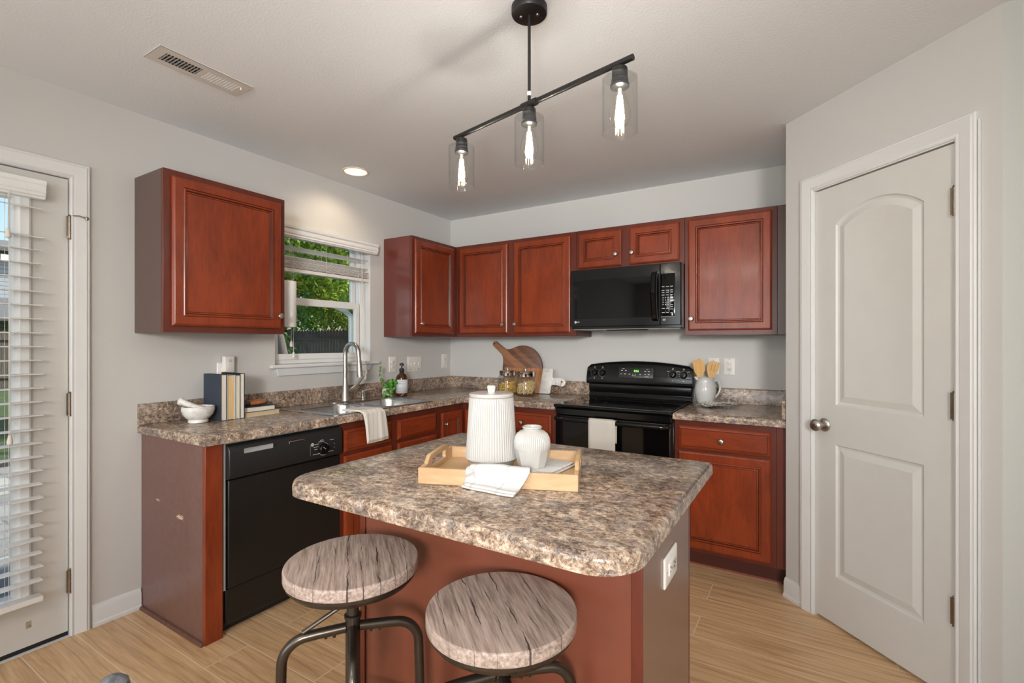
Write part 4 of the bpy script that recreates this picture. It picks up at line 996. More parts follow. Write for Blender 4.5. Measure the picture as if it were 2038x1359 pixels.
# ---------------------------------------------------------------- pitcher, spatulas, napkin, oven towel
jx, jy = 2.262, -.150
t = thing('pitcher', 'glossy pale grey ceramic pitcher right of the range holding wooden spatulas', 'pitcher', (jx, jy, CT))
mb = MB(); mb.lathe([(.044, CT), (.048, CT + .004), (.050, CT + .012), (.060, CT + .04), (.0665, CT + .075), (.067, CT + .10), (.062, CT + .128), (.055, CT + .148), (.053, CT + .160), (.056, CT + .172), (.0585, CT + .177), (.0555, CT + .178), (.050, CT + .160), (.052, CT + .146), (.058, CT + .125), (.062, CT + .09), (.055, CT + .03), (.03, CT + .012), (.002, CT + .010)], 48, (jx, jy)); mb.build('body', cerw_m, t)
d = Vector((.854, .52, 0))
def hp2(a, z): return (jx + d.x * a, jy + d.y * a, CT + z)
mb = MB(); mb.tube([hp2(.054, .146), hp2(.072, .160), hp2(.090, .150), hp2(.100, .122), hp2(.099, .095), hp2(.088, .070), hp2(.073, .052), hp2(.062, .047)], [.009, .0075, .0075, .0075, .0075, .0075, .008, .009], 14); mb.build('handle', cerw_m, t)
mb = MB(); mb.tube([hp2(-.050, .168), hp2(-.060, .174), hp2(-.070, .180)], [.015, .010, .004], 14); mb.build('spout', cerw_m, t)
def spatula(label, base_, tip, outline, slots=()):
    A = Vector(base_); B = Vector(tip); up = (B - A).normalized(); nrm = Vector((.52, -.854, .1)); nrm = (nrm - up * nrm.dot(up)).normalized(); u = up.cross(nrm)
    Tm = Matrix.Identity(4)
    for i in range(3): Tm[i][0] = u[i]; Tm[i][1] = up[i]; Tm[i][2] = nrm[i]; Tm[i][3] = A[i]
    t = thing('spatula', label, 'spatula', A, 'wooden spatulas in the pitcher')
    mb = MB(Tm); mb.tube([(0, 0, 0), (0, .08, 0), (0, .162, 0)], .0055, 10); mb.build('handle', bamboo_m, t)
    mb = MB(Tm); L = outline
    o1 = [mb.v((a, b, .003)) for a, b in L]; o2 = [mb.v((a, b, -.003)) for a, b in L]
    h1 = [[mb.v((a, b, .003)) for a, b in s_] for s_ in slots]; h2 = [[mb.v((a, b, -.003)) for a, b in s_] for s_ in slots]
    mb.fill([o1] + h1); mb.fill([o2] + h2)
    for a_, b_ in [(o1, o2)] + list(zip(h1, h2)):
        for i in range(len(a_)): j = (i + 1) % len(a_); mb.f([a_[i], a_[j], b_[j], b_[i]])
    mb.build('blade', bamboo_m, t)
bl1 = [(-.012, .160), (.012, .160), (.016, .180), (.034, .205), (.036, .225), (.030, .262), (.014, .287), (-.032, .272), (-.030, .245), (-.026, .205), (-.016, .180)]
spatula('solid wooden spatula with angled tip, left one in the grey pitcher', (jx - .014, jy - .006, CT + .016), (jx - .036, jy - .026, CT + .24), [(a * 1.2, b) for a, b in bl1])
bl2 = [(-.012, .160), (.014, .160), (.028, .185), (.036, .215), (.032, .262), (.024, .268), (-.022, .272), (-.034, .25), (-.036, .215), (-.028, .185)]
bl2 = [(-.014, .155), (.012, .155), (.018, .18), (.034, .215), (.038, .262), (.032, .268), (-.006, .272), (-.028, .25), (-.032, .215), (-.022, .18)]
spatula('slotted wooden spatula, right one in the grey pitcher', (jx + .014, jy + .008, CT + .016), (jx + .040, jy + .028, CT + .24), [(a * 1.15, b) for a, b in bl2], [[(-.010, .205), (-.007, .205), (-.003, .25), (-.006, .25)], [(.008, .203), (.011, .203), (.019, .252), (.016, .252)]])
t = thing('napkin', 'grey striped cloth napkin folded in front of the pitcher', 'napkin', (2.34, -.24, CT), None)
def nap(z0, q):
    c = [Vector((2.225, -.255)), Vector((2.33, -.345)), Vector((2.465, -.150)), Vector((2.352, -.165))]
    def fn(u, v):
        p = (c[0] * (1 - u) + c[3] * u) * (1 - v) + (c[1] * (1 - u) + c[2] * u) * v
        w = .5 - .5 * math.cos(2 * PI * v * (1.5 + q)); e = 1 - .5 * u
        return (p.x + .004 * q, p.y, CT + z0 + .007 * w * e + .003 * math.sin(u * 9 + q * 2))
    return fn
for i, z0 in enumerate((.005, .013, .020)):
    mb = MB(); mb.grid(nap(z0, i), 24, 24); mb.build('fold_layer', napk_m, t, solid=.0022, ang=80)
t = thing('oven_towel', 'plain oatmeal towel hung over the oven door handle', 'towel', (1.755, -.70, .84))
def oven_towel(x0, x1, dz, zend, back):
    def fn(u, v):
        x = x0 + (x1 - x0) * v + .004 * u; wv_ = .0015 * math.sin(v * 8) * u
        s_ = u * 3
        rr = .0185 + dz
        if s_ < .5: q = s_ / .5; return (x, -.698 + rr * .95, .70 + (.826 - .70) * q)
        if s_ < 1.2: q = (s_ - .5) / .7 * PI; return (x, -.698 + rr * math.cos(q), .826 + rr * math.sin(q))
        q = (s_ - 1.2) / 1.8; return (x, -.698 - rr - wv_, .826 - (.826 - zend) * q)
    return fn
mb = MB(); mb.grid(oven_towel(1.672, 1.840, 0, .40, 0), 60, 10); mb.build('back_layer', ovent_m, t, solid=.0025, ang=80)
mb = MB(); mb.grid(oven_towel(1.667, 1.824, .0032, .405, 0), 60, 10); mb.build('front_layer', ovent_m, t, solid=.0025, ang=80)

# paper towel roll on its upright holder fixed to the side of the wall cabinet
qx, qy = .15, -1.780
t = thing('paper_towel_holder', 'black upright paper towel holder on the right side of the left wall cabinet', 'paper towel holder', (qx, -1.876, 1.55))
mb = MB(); mb.lathe([(.006, 1.385), (.006, 1.715)], 12, (qx, qy)); mb.build('rod', blackp_m, t)
for z in (1.385, 1.703):
    mb = MB(); mb.box(qx - .012, qx + .012, -1.8748, qy + .012, z, z + .012); mb.build('arm', blackp_m, t, bevel=.002)
mb = MB(); mb.box(qx - .02, qx + .02, -1.8750, -1.8700, 1.3805, 1.72); mb.build('back_plate', blackp_m, t, bevel=.002)
mb = MB(); R1, R2 = .066, .019
mb.loft([[(qx + r_ * math.cos(2 * PI * k / 48), qy + r_ * math.sin(2 * PI * k / 48), z) for k in range(48)] for r_, z in ((R2, 1.4155), (R1 - .001, 1.4155), (R1, 1.417), (R1, 1.690), (R1 - .001, 1.6915), (R2, 1.6915), (R2, 1.4155))])
o = mb.build('paper_towel_roll', paper_m, None); tag(o, 'white paper towel roll hanging upright in front of the window', 'paper towel')

# ================================================================ on the island: tray, canister, vase, towel
TW = Matrix.Translation((2.044, -2.290, .9146)) @ Matrix.Rotation(R(21.2), 4, 'Z')
t = thing('serving_tray', 'pale wooden serving tray with cut-out handles on the island top', 'tray', (2.044, -2.290, .9146))
L2, W2, th = .2285, .1525, .0125
mb = MB(TW); mb.box(-L2 + th, L2 - th, -W2 + th, W2 - th, .0005, .0105); mb.build('base', tray_m, t, smooth=False)
for s_ in (-1, 1):
    mb = MB(TW); mb.box(-L2 + .0002, L2 - .0002, s_ * W2 - (th if s_ > 0 else 0), s_ * W2 + (0 if s_ > 0 else th), 0, .046); mb.build('long_side', tray_m, t, bevel=.0015)
for s_ in (-1, 1):
    Te = TW @ frame((s_ * L2, 0, 0), (0, -s_, 0), (s_, 0, 0)) if False else TW @ frame((s_ * L2, 0, 0), (0, 1 * s_, 0), (s_, 0, 0))
    mb = MB(Te)
    w = W2 - th - .0003
    pr = [(-w, .0), (w, 0), (w, .046), (.104, .047), (.086, .064), (.078, .0675), (-.078, .0675), (-.086, .064), (-.104, .047), (-w, .046)]
    hl = [(-.066, .028), (.066, .028), (.066, .052), (-.066, .052)]
    A = [mb.v((a, b, 0)) for a, b in pr]; B = [mb.v((a, b, -th)) for a, b in pr]; hA = [mb.v((a, b, 0)) for a, b in hl]; hB = [mb.v((a, b, -th)) for a, b in hl]
    mb.fill([A, hA]); mb.fill([B, hB])
    for x, y in ((A, B), (hA, hB)):
        for i in range(len(x)): j = (i + 1) % len(x); mb.f([x[i], x[j], y[j], y[i]])
    mb.build('handle_end', tray_m, t, bevel=.002)
TZ = .9146 + .0108
cx, cy = 1.981, -2.277
t = thing('canister', 'tall white ribbed ceramic canister with lid on the wooden tray', 'canister', (cx, cy, TZ))
rib = lambda n, a: (lambda r, z, q: r + a * (abs(math.sin(n * q / 2)) - .5))
def crf(r, z, q): return r + (.0019 * (abs(math.sin(30 * q)) - .6) if TZ + .03 < z < TZ + .222 else 0)
mb = MB(); mb.lathe([(.058, TZ), (.063, TZ + .002), (.072, TZ + .014), (.0795, TZ + .0299), (.0815, TZ + .0305)] + [(.0815 - .0115 * k / 10, TZ + .031 + .190 * k / 10) for k in range(11)] + [(.0685, TZ + .2225), (.064, TZ + .2225)], 360, (cx, cy), crf, True, True); mb.build('body', cer_m, t, ang=60)
mb = MB(); mb.lathe([(.0690, TZ + .2230), (.0715, TZ + .2250), (.0715, TZ + .2310), (.069, TZ + .2345), (.060, TZ + .2360), (.003, TZ + .2365)], 64, (cx, cy)); ld = mb.build('lid', cer_m, t)
Tk = Matrix.Translation((cx, cy, TZ + .2366)) @ Matrix.Rotation(R(31), 4, 'Z')
mb = MB(Tk); mb.poly_rings(rrect(-.013, .013, -.010, .010, .004, 3), [(.001, 0), (.002, .004), (0, .012), (-.001, .018), (.001, .0215), (.004, .022)]); mb.build('lid_knob', cer_m, ld)
vx_, vy_ = 2.116, -2.253; VZ = TZ + .0142
t = thing('vase', 'small white ceramic vase with ribbed shoulder and faceted base, in front of the canister', 'vase', (vx_, vy_, VZ))
def vrf(r, z, q):
    h = z - VZ
    if h > .056: return r + .0019 * (abs(math.sin(26 * q)) - .6) * min(1, (h - .056) / .004) * (1 if h < .100 else max(0, (.112 - h) / .012))
    k = PI / 10; a = (q % (2 * k)) - k
    fac = math.cos(k) / math.cos(a) if True else 1
    edge = .046 + .010 * math.cos(a / k * PI / 2)
    return r * (fac * 1.02 if h < edge else 1)
mb = MB(); mb.lathe([(.040, VZ), (.0415, VZ + .002)] + [(.0425 + .0125 * (k / 9) ** .9, VZ + .004 + .052 * k / 9) for k in range(10)] + [(.0553, VZ + .0575), (.0556, VZ + .068), (.0552, VZ + .078), (.0528, VZ + .090), (.047, VZ + .100), (.039, VZ + .107), (.031, VZ + .111), (.0275, VZ + .1135), (.0275, VZ + .1155), (.0305, VZ + .1185), (.0305, VZ + .1215), (.0285, VZ + .1228), (.0255, VZ + .121), (.0245, VZ + .112), (.030, VZ + .10), (.045, VZ + .07), (.03, VZ + .02), (.002, VZ + .015)], 260, (vx_, vy_), vrf); mb.build('body', cer_m, t, ang=28)
t = thing('tea_towel', 'white checked tea towel under the vase draped over the tray front', 'towel', (2.10, -2.33, TZ))
path = [(-.045, .0128), (-.075, .0155), (-.105, .030), (-.130, .0495), (-.146, .0530), (-.158, .0520), (-.166, .044), (-.171, .030), (-.180, .016), (-.200, .0065), (-.232, .0035)]
def dr_fn(u, v):
    k = v * (len(path) - 1); i = min(int(k), len(path) - 2); f = k - i; f = f * f * (3 - 2 * f) * .4 + f * .6
    w = path[i][0] * (1 - f) + path[i + 1][0] * f; z = path[i][1] * (1 - f) + path[i + 1][1] * f
    lo_ = max(0, v - .6) / .4
    w += lo_ * (1 - u) * .062 * (1 - .3 * u)
    x = -.083 + .178 * u - lo_ * (.012 + .020 * u) - .02 * (1 - min(1, v / .3)) * (u - .5)
    z += .0035 * math.sin(u * 10 + v * 3) * min(1, lo_ * 2) * (1 if z > .008 else .2) + .002 * math.sin(u * 6) * (1 - lo_)
    return (x, w, max(z, .0032) + (.0045 * (1 - abs(2 * u - 1)) if .2 < v < .5 else 0))
mb = MB(TW); mb.grid(dr_fn, 36, 48); mb.build('front_drape', tea_m, t, solid=.004, ang=80)
def dr2(u, v):
    x, y, z = dr_fn(u * .96 + .03, v * .985); return (x + .004, y + .002, z + .005)
mb = MB(TW); mb.grid(dr2, 36, 48); mb.build('upper_drape', tea_m, t, solid=.004, ang=80)
fp = [(.034, -.062), (.150, -.050), (.209, .080), (.205, .090), (.115, .128), (.034, .055)]
for i, z in enumerate((.0110, .0180)):
    mb = MB(TW); mb.poly_rings(off(fp, .004 * i), [(.002, z), (0, z + .002), (0, z + .0048), (.003, z + .0065)]); mb.build('folded_layer', tea_m, t, ang=60)

# ================================================================ stools
def make_stool(label, loc, h):
    t = thing('bar_stool', label, 'stool', (0, 0, 0), 'industrial bar stools')
    mb = MB(); mb.lathe([(.152, h - .030), (.1625, h - .0295), (.1645, h - .0275), (.165, h - .025), (.165, h - .0045), (.1640, h - .0018), (.1620, h - .0003), (.159, h), (.156, h), (.08, h), (.003, h)], 72); mb.build('seat', seat_m, t, ang=30)
    mb = MB(); mb.lathe([(.02, h - .056), (.130, h - .055), (.152, h - .049), (.160, h - .038), (.160, h - .0305), (.02, h - .0305)], 60); mb.build('seat_pan', bronze_m, t)
    hz = .600
    mb = MB(); mb.lathe([(.0155, hz + .015), (.0155, h - .0565)], 20); mb.build('post', bronze_m, t)
    mb = MB(); mb.lathe([(.0165, hz - .17), (.0185, hz - .165), (.0185, hz + .016), (.0215, hz + .017), (.0215, hz + .024), (.017, hz + .026)], 22); mb.build('hub', bronze_m, t)
    mb = MB(); mb.lathe([(.009, .30), (.009, hz - .17)], 14); mb.build('screw', hinge_m, t)
    for k in range(4):
        c, s_ = math.cos(PI / 2 * k), math.sin(PI / 2 * k)
        prof = [(.017, hz - .008), (.085, hz - .012)] + [(.105 + .062 * math.sin(R(a)), hz - .076 + .062 * math.cos(R(a))) for a in range(0, 91, 10)] + [(.172, hz - .25), (.182, .012)]
        mb = MB(); mb.tube([(r_ * c, r_ * s_, z) for r_, z in prof], .0125, 16)
        for r_ in (.045, .065): mb.lathe([(.004, hz - .0275), (.004, hz - .022)], 10, (r_ * c, r_ * s_))
        lg = mb.build('leg', bronze_m, t)
        mb = MB(); mb.lathe([(.015, 0), (.015, .014), (.0135, .016)], 16, (.182 * c, .182 * s_)); mb.build('foot', blackp_m, lg)
    mb = MB(); mb.tube([(.168 * math.cos(2 * PI * k / 48), .168 * math.sin(2 * PI * k / 48), .305) for k in range(48)], .009, 12, closed=True); mb.build('foot_ring', bronze_m, t)
    mb = MB(); mb.tube([(-.016, 0, hz + .055), (-.118, -.004, hz - .000)], .0055, 10); mb.build('brace', bronze_m, t)
    t.location = loc; t.rotation_euler = (0, 0, R(49.5)); return t
make_stool('left bar stool, higher round wood seat nearest the dishwasher', (1.846, -2.714, 0), .766)
st2 = make_stool('right bar stool, lower round wood seat under the front corner of the island top', (2.268, -2.666, 0), .740)
st2.rotation_euler.z = R(228.6)
# grey-washed chair at the lower edge of the view
t = thing('dining_chair', 'grey-washed wooden dining chair whose back post shows at the bottom edge', 'chair', (1.8, -3.45, 0))
for y in (-3.276, -3.636):
    mb = MB(); mb.tube([(1.965, y, 0), (1.985, y, .44), (2.005, y, .78), (2.01, y, .826), (2.01, y, .842), (2.01, y, .8495), (2.01, y, .852)], [.019, .022, .0225, .022, .019, .011, .003], 18); mb.build('back_post', chairw_m, t)
for y in (-3.30, -3.612):
    mb = MB(); mb.tube([(1.60, y, 0), (1.60, y, .432)], [.016, .021], 14); mb.build('front_leg', chairw_m, t)
mb = MB(); mb.poly_rings(rrect(1.575, 1.96, -3.64, -3.272, .03, 5), [(.004, .433), (0, .438), (0, .452), (.006, .458)]); mb.build('seat', chairw_m, t)
for z in (.74, .62):
    mb = MB(); mb.box(1.985, 2.001, -3.614, -3.298, z, z + .055); mb.build('back_rail', chairw_m, t, bevel=.004)

# ================================================================ ceiling fixtures
ba = Vector((1.649, -2.041, 2.130)); bb = Vector((2.420, -2.211, 2.130)); bc = (ba + bb) / 2
t = thing('pendant_light', 'black linear pendant lamp with three clear glass shades above the island', 'pendant lamp', (bc.x, bc.y, H))
mb = MB(); mb.lathe([(.054, 2.432), (.0585, 2.434), (.0605, 2.438), (.0605, H - .0005)], 48, (bc.x, bc.y)); mb.build('canopy', iron_m, t)
mb = MB()
for a in (-.03, .03): mb.lathe([(.005, 2.4275), (.006, 2.430), (.006, 2.4318)], 12, (bc.x + a * .9, bc.y + a * .3))
mb.build('canopy_screw', hinge_m, t)
mb = MB(); mb.lathe([(.0052, 2.145), (.0052, 2.4318)], 14, (bc.x, bc.y)); mb.build('stem', iron_m, t)
mb = MB(); mb.lathe([(.0075, 2.158), (.0075, 2.172)], 14, (bc.x, bc.y)); mb.build('stem_tag', plate_m, t)
mb = MB(); mb.tube([ba, bb], .0092, 16); mb.build('bar', iron_m, t)
dv = (bb - ba).normalized()
mb = MB(); mb.tube([bc - dv * .034, bc - dv * .030, bc + dv * .030, bc + dv * .034], [.0115, .0125, .0125, .0115], 18); mb.build('coupling', iron_m, t)
for q in (.052, .5, .945):
    p = ba.lerp(bb, q); c = (p.x, p.y)
    mb = MB(); mb.lathe([(.006, 2.1225), (.006, 2.116), (.0215, 2.114), (.0225, 2.110), (.0225, 2.086), (.018, 2.084)], 28, c); so = mb.build('socket', iron_m, t)
    mb = MB(); mb.lathe([(.018, 2.0835), (.0245, 2.082), (.0245, 2.076), (.0225, 2.074), (.0245, 2.072), (.0225, 2.070), (.0245, 2.068), (.0275, 2.066), (.0275, 2.060), (.02, 2.056)], 28, c); mb.build('socket_ring', blackp_m, so)
    mb = MB(); mb.lathe([(.0225, 2.0865), (.047, 2.0865), (.0505, 2.083), (.0505, 1.9265), (.0490, 1.9255), (.0488, 1.9270), (.0488, 2.0815), (.046, 2.0842), (.0225, 2.0842)], 56, c, None, False, False); mb.build('glass_shade', shade_m, t)
    mb = MB(); mb.lathe([(.0130, 2.0555), (.0135, 2.046), (.0200, 2.028), (.0280, 2.004), (.0320, 1.985), (.0305, 1.969), (.0230, 1.954), (.012, 1.947), (.002, 1.9455)], 36, c); bu = mb.build('bulb', bulb_m, t)
    mb = MB()
    for k in range(6):
        a = 2 * PI * k / 6; mb.tube([(c[0] + .006 * math.cos(a), c[1] + .006 * math.sin(a), 2.034), (c[0] + .0125 * math.cos(a + .3), c[1] + .0125 * math.sin(a + .3), 1.966)], .0019, 6)
    mb.build('filament', filam_m, bu)
    mb = MB(); mb.lathe([(.0055, 2.030), (.0055, 2.0555)], 12, c); mb.build('filament_mount', plain('frosted_stem', srgb(230, 225, 215), .4), bu)
    lamp('bulb_light', 'POINT', (c[0], c[1], 1.998), 3.4, (1, .95, .88), parent=t, shadow_soft_size=.013)
t = thing('recessed_light', 'round recessed ceiling light glowing warm above the sink', 'ceiling light', (.278, -1.351, H))
mb = MB(); mb.lathe([(.0865, H - .0005), (.085, H - .004), (.074, H - .0055), (.0695, H - .002), (.0685, H + .004), (.062, H + .078), (.036, H + .082)], 48, (.278, -1.351), None, False, False); mb.build('trim_ring', plain('cream_trim', srgb(232, 218, 196), .4), t)
mb = MB(); mb.lathe([(.035, H + .081), (.034, H + .068), (.026, H + .058), (.012, H + .053), (.002, H + .052)], 36, (.278, -1.351)); mb.build('lamp_face', can_e, t)
lamp('can_light', 'SPOT', (.278, -1.351, H + .045), 7.5, (1, .82, .60), parent=t, spot_size=R(150), spot_blend=.7, shadow_soft_size=.04)
vy0, vy1, vx0, vx1 = -2.681, -2.319, .592, .732
t = thing('ceiling_vent', 'rectangular white metal ceiling vent with louvres above the dishwasher', 'air vent', (.662, -2.5, H))
mb = MB(); Tv = frame((0, 0, H), (0, 1, 0), (0, 0, -1))
Tv = Matrix(((0, 1, 0, 0), (1, 0, 0, 0), (0, 0, -1, H), (0, 0, 0, 1)))          # a = y, b = x, c = down
mb = MB(Tv); beds = [(vy0 + .036, (vy0 + vy1) / 2 - .009), ((vy0 + vy1) / 2 + .009, vy1 - .036)]
wall_cells(mb, vy0, vy1, vx0, vx1, [(a, b, vx0 + .034, vx1 - .034) for a, b in beds], .004, .0058)
mb.loft([[(a, b, c) for a, b in rrect(vy0, vy1, vx0, vx1, 0)] for c in (.0058, .0005)])
mb.build('face_plate', plain('vent_enamel', srgb(212, 206, 198), .4, var=.03), t, smooth=False)
MB(Tv).box(vy0 + .03, vy1 - .03, vx0 + .03, vx1 - .03, .0004, .0012).build('duct_back', dark_slot, t, smooth=False)
for bi, (a, b) in enumerate(beds):
    n = 11
    for k in range(n):
        y = a + (b - a) * (k + .5) / n; s_ = -1 if bi == 0 else 1
        mb = MB(Tv); w = .0052 if bi == 0 else .0068
        mb.hexa([(y - w * s_, vx0 + .034, .0016), (y - w * s_ + .001, vx0 + .034, .0016), (y - w * s_ + .001, vx1 - .034, .0016), (y - w * s_, vx1 - .034, .0016), (y + w * s_ * .6, vx0 + .034, .0056), (y + w * s_ * .6 + .001, vx0 + .034, .0056), (y + w * s_ * .6 + .001, vx1 - .034, .0056), (y + w * s_ * .6, vx1 - .034, .0056)])
        mb.build('louvre', white_m, t, smooth=False)
mb = MB(Tv); mb.box((beds[0][0]), beds[0][1], vx0 + .052, vx0 + .0535, .0056, .0066); mb.box((beds[0][0]), beds[0][1], vx1 - .0535, vx1 - .052, .0056, .0066); mb.build('cross_bar', grey_m, t, smooth=False)
mb = MB(Tv); mb.tube([(vy1 - .030, vx1 - .045, .004), (vy1 - .028, vx1 - .043, .016)], .004, 10); mb.build('lever', white_m, t)

# ================================================================ blinds
def valance(name, T, a0, a1, b0, b1, c0, c1, parent):
    mb = MB(T); h = b1 - b0
    P = [(c0, b0), (c1 - .012, b0), (c1 - .010, b0 + .10 * h), (c1 - .004, b0 + .16 * h), (c1 - .006, b0 + .30 * h), (c1 - .002, b0 + .36 * h), (c1, b0 + .55 * h), (c1 - .001, b0 + .70 * h), (c1 + .004, b0 + .80 * h), (c1 + .006, b1), (c0, b1)]
    mb.loft([[(a, b, c) for c, b in P] for a in (a0, a1)], True, True, True); return mb.build(name, vinyl_m, parent, ang=20)
def slat(T, a0, a1, z, c, w, tilt, parent, name='slat', m=None):
    mb = MB(T @ Matrix.Translation((0, z, c)) @ Matrix.Rotation(R(tilt), 4, 'X'))
    n = 6; top = []; bot = []
    for k in range(n + 1):
        s_ = -w / 2 + w * k / n; cr = .0018 * (1 - (2 * s_ / w) ** 2); top.append((s_, cr + .0013)); bot.append((s_, cr - .0013))
    P = [(s_, h) for s_, h in top] + [(s_, h) for s_, h in bot[::-1]]
    mb.loft([[(a, h, s_) for s_, h in P] for a in (a0, a1)], True, True, True); return mb.build(name, m or slat_m, parent, ang=50)
def tassel(T, a, z, c, parent):
    mb = MB(T @ Matrix.Translation((a, z, c)) @ Matrix.Rotation(R(-90), 4, 'X')); mb.lathe([(.003, 0), (.0055, -.002), (.0065, -.010), (.010, -.026), (.0095, -.036), (.006, -.040)], 16); return mb.build('tassel', cord_m, parent)
T = FL(); t = thing('door_blind', 'white horizontal slat blind mounted on the glass door at left', 'window blind', (.03, -3.2, .22))
valance('valance', T, -3.58, -2.826, 1.936, 2.012, .0005, .052, t)
mb = MB(T); mb.box(-3.57, -2.842, 1.955, 2.0, .008, .040); mb.build('headrail', vinyl_m, t, smooth=False)
for k, z in enumerate([1.893] + [1.772 - .0585 * j for j in range(26)]):
    slat(T, -3.565, -2.838 + .002 * math.sin(k * 2.3), z, .0355, .050, (10 if k < 2 else 1.5) + 1.2 * math.sin(k * 1.7), t)
mb = MB(T); mb.poly_rings(rrect(-3.565, -2.838, .222, .244, .003, 2), [(0, .012), (0, .060)]); mb.build('bottom_rail', slat_m, t)
for a in (-2.943, -3.44):
    mb = MB(T)
    for c in (.0085, .0625): mb.tube([(a, .24, c), (a, 1.95, c)], .0009, 6)
    mb.build('ladder_cord', cord_m, t)
mb = MB(T); mb.tube([(-2.941, .944, .068), (-2.942, 1.94, .066)], .0013, 6); mb.build('pull_cord', cord_m, t)
tassel(T, -2.941, .944, .068, t)
mb = MB(T); mb.tube([(-2.948, 1.785, .075), (-2.946, 1.90, .070), (-2.944, 1.945, .060)], .0013, 6); mb.build('pull_cord', cord_m, t)
tassel(T, -2.948, 1.785, .075, t)
t = thing('window_blind', 'white slat blind half raised over the kitchen sink window', 'window blind', (-.03, -1.36, 1.78))
valance('valance', T, -1.79, -.936, 1.992, 2.066, .0005, .050, t)
mb = MB(T); mb.box(-1.742, -.979, 2.020, 2.058, -.060, -.006); mb.build('headrail', vinyl_m, t, smooth=False)
for z in (1.936, 1.871): slat(T, -1.742, -.978, z, -.034, .050, -22, t)
for k in range(9): slat(T, -1.742 + .001 * (k % 2), -.978 + .0015 * math.sin(k * 3), 1.852 - .0052 * k, -.034 + .001 * math.sin(k * 2), .050, .6 * math.sin(k * 1.3), t)
mb = MB(T); mb.poly_rings(rrect(-1.742, -.978, 1.783, 1.804, .003, 2), [(0, -.058), (0, -.010)]); mb.build('bottom_rail', slat_m, t)
for a in (-1.64, -1.36, -1.08):
    mb = MB(T)
    for c in (-.0605, -.0075): mb.tube([(a, 1.80, c), (a, 2.022, c)], .0009, 6)
    mb.tube([(a, 1.802, -.007), (a + .008, 1.830, -.004), (a - .006, 1.842, -.004), (a + .004, 1.852, -.007)], .0008, 6)
    mb.build('ladder_cord', cord_m, t)
mb = MB(T); mb.tube([(-1.045, 1.985, -.004), (-1.045, 1.20, .010), (-1.046, 1.19, .038), (-1.046, 1.125, .040)], .0014, 6); mb.tube([(-1.053, 1.985, -.004), (-1.053, 1.20, .012), (-1.056, 1.19, .040), (-1.056, 1.085, .042)], .0014, 6); mb.build('pull_cord', cord_m, t)
tassel(T, -1.046, 1.125, .040, t); tassel(T, -1.056, 1.085, .043, t)
mb = MB(T); mb.tube([(-1.632, 1.985, -.004), (-1.632, 1.335, -.002)], .0014, 6); mb.tube([(-1.620, 1.985, -.004), (-1.617, 1.262, 0)], .0014, 6); mb.build('pull_cord', cord_m, t)
tassel(T, -1.632, 1.335, -.002, t); tassel(T, -1.617, 1.262, 0, t)

# ================================================================ outdoors
GZ = -.20
M = Mat('lawn_grass'); n = M.noise(M.obj(), 9, 6, .7); n2 = M.noise(M.obj((1, 3, 1)), 60, 4, .7)
M.set(Base_Color=M.mix(.5, M.ramp(n, [(.3, srgb(40, 58, 26)), (.7, srgb(68, 88, 42))]), M.ramp(n2, [(.3, srgb(28, 44, 20)), (.7, srgb(80, 100, 52))])), Roughness=.9).bump(n2, .8, .03)
o = MB().box(-40, -.16, -25, 30, GZ - .2, GZ).build('lawn', M.m, smooth=False); tag(o, 'green back lawn seen through the glass door', 'lawn', None, 'stuff')
M = Mat('patio_pavers'); br = M.new('TexBrick', Scale=1.0); M.l.new(M.obj(), br.inputs['Vector']); br.inputs['Brick Width'].default_value = .4; br.inputs['Row Height'].default_value = .4; br.inputs['Mortar Size'].default_value = .012
br.inputs['Color1'].default_value = srgb(98, 97, 96); br.inputs['Color2'].default_value = srgb(152, 150, 146); br.inputs['Mortar'].default_value = srgb(70, 68, 66)
M.set(Base_Color=M.mix(.4, br.outputs['Color'], M.ramp(M.noise(M.obj(), 90, 4), [(.3, srgb(76, 75, 74)), (.7, srgb(134, 132, 129))])), Roughness=.85)
struct(MB().box(-4.8, -.16, -7, -1.2, GZ, -.06).build('patio', M.m, smooth=False))
struct(MB().box(-4.93, -4.80, -7, -1.2, GZ, -.02).build('patio_edging', plain('dark_edging', srgb(52, 48, 46), .8), smooth=False))
fence_m = wood('weathered_fence', srgb(66, 59, 53), srgb(104, 94, 84), (3, 3, .4), 10, .85, srgb(46, 40, 37))
def fence(label, p0, p1):
    a = Vector((*p0, GZ)); b = Vector((*p1, GZ)); Ln = (b - a).length; u = (b - a).normalized(); n = Vector((u.y, -u.x, 0))
    T = frame(a, u, n); t = thing('fence', label, 'fence', a)
    mb = MB(T); k = 0; rr = random.Random(int(Ln))
    while k * .145 < Ln:
        x = k * .145; h = 1.94 + rr.uniform(-.012, .012); mb.prism([(x, .03), (x + .137, .03), (x + .137, h - .04), (x + .105, h), (x + .032, h), (x, h - .04)], 0, .018); k += 1
    mb.build('boards', fence_m, t, smooth=False)
    for z in (.35, 1.62):
        mb = MB(T); mb.box(0, Ln, z, z + .09, .0185, .06); mb.build('rail', fence_m, t, smooth=False)
fence('weathered wooden privacy fence behind the tree, seen through the kitchen window', (-20, 6.5), (0.5, 6.5))
fence('weathered wooden privacy fence in front of the neighbouring house', (-20.0, -14), (-20.0, 6.4))
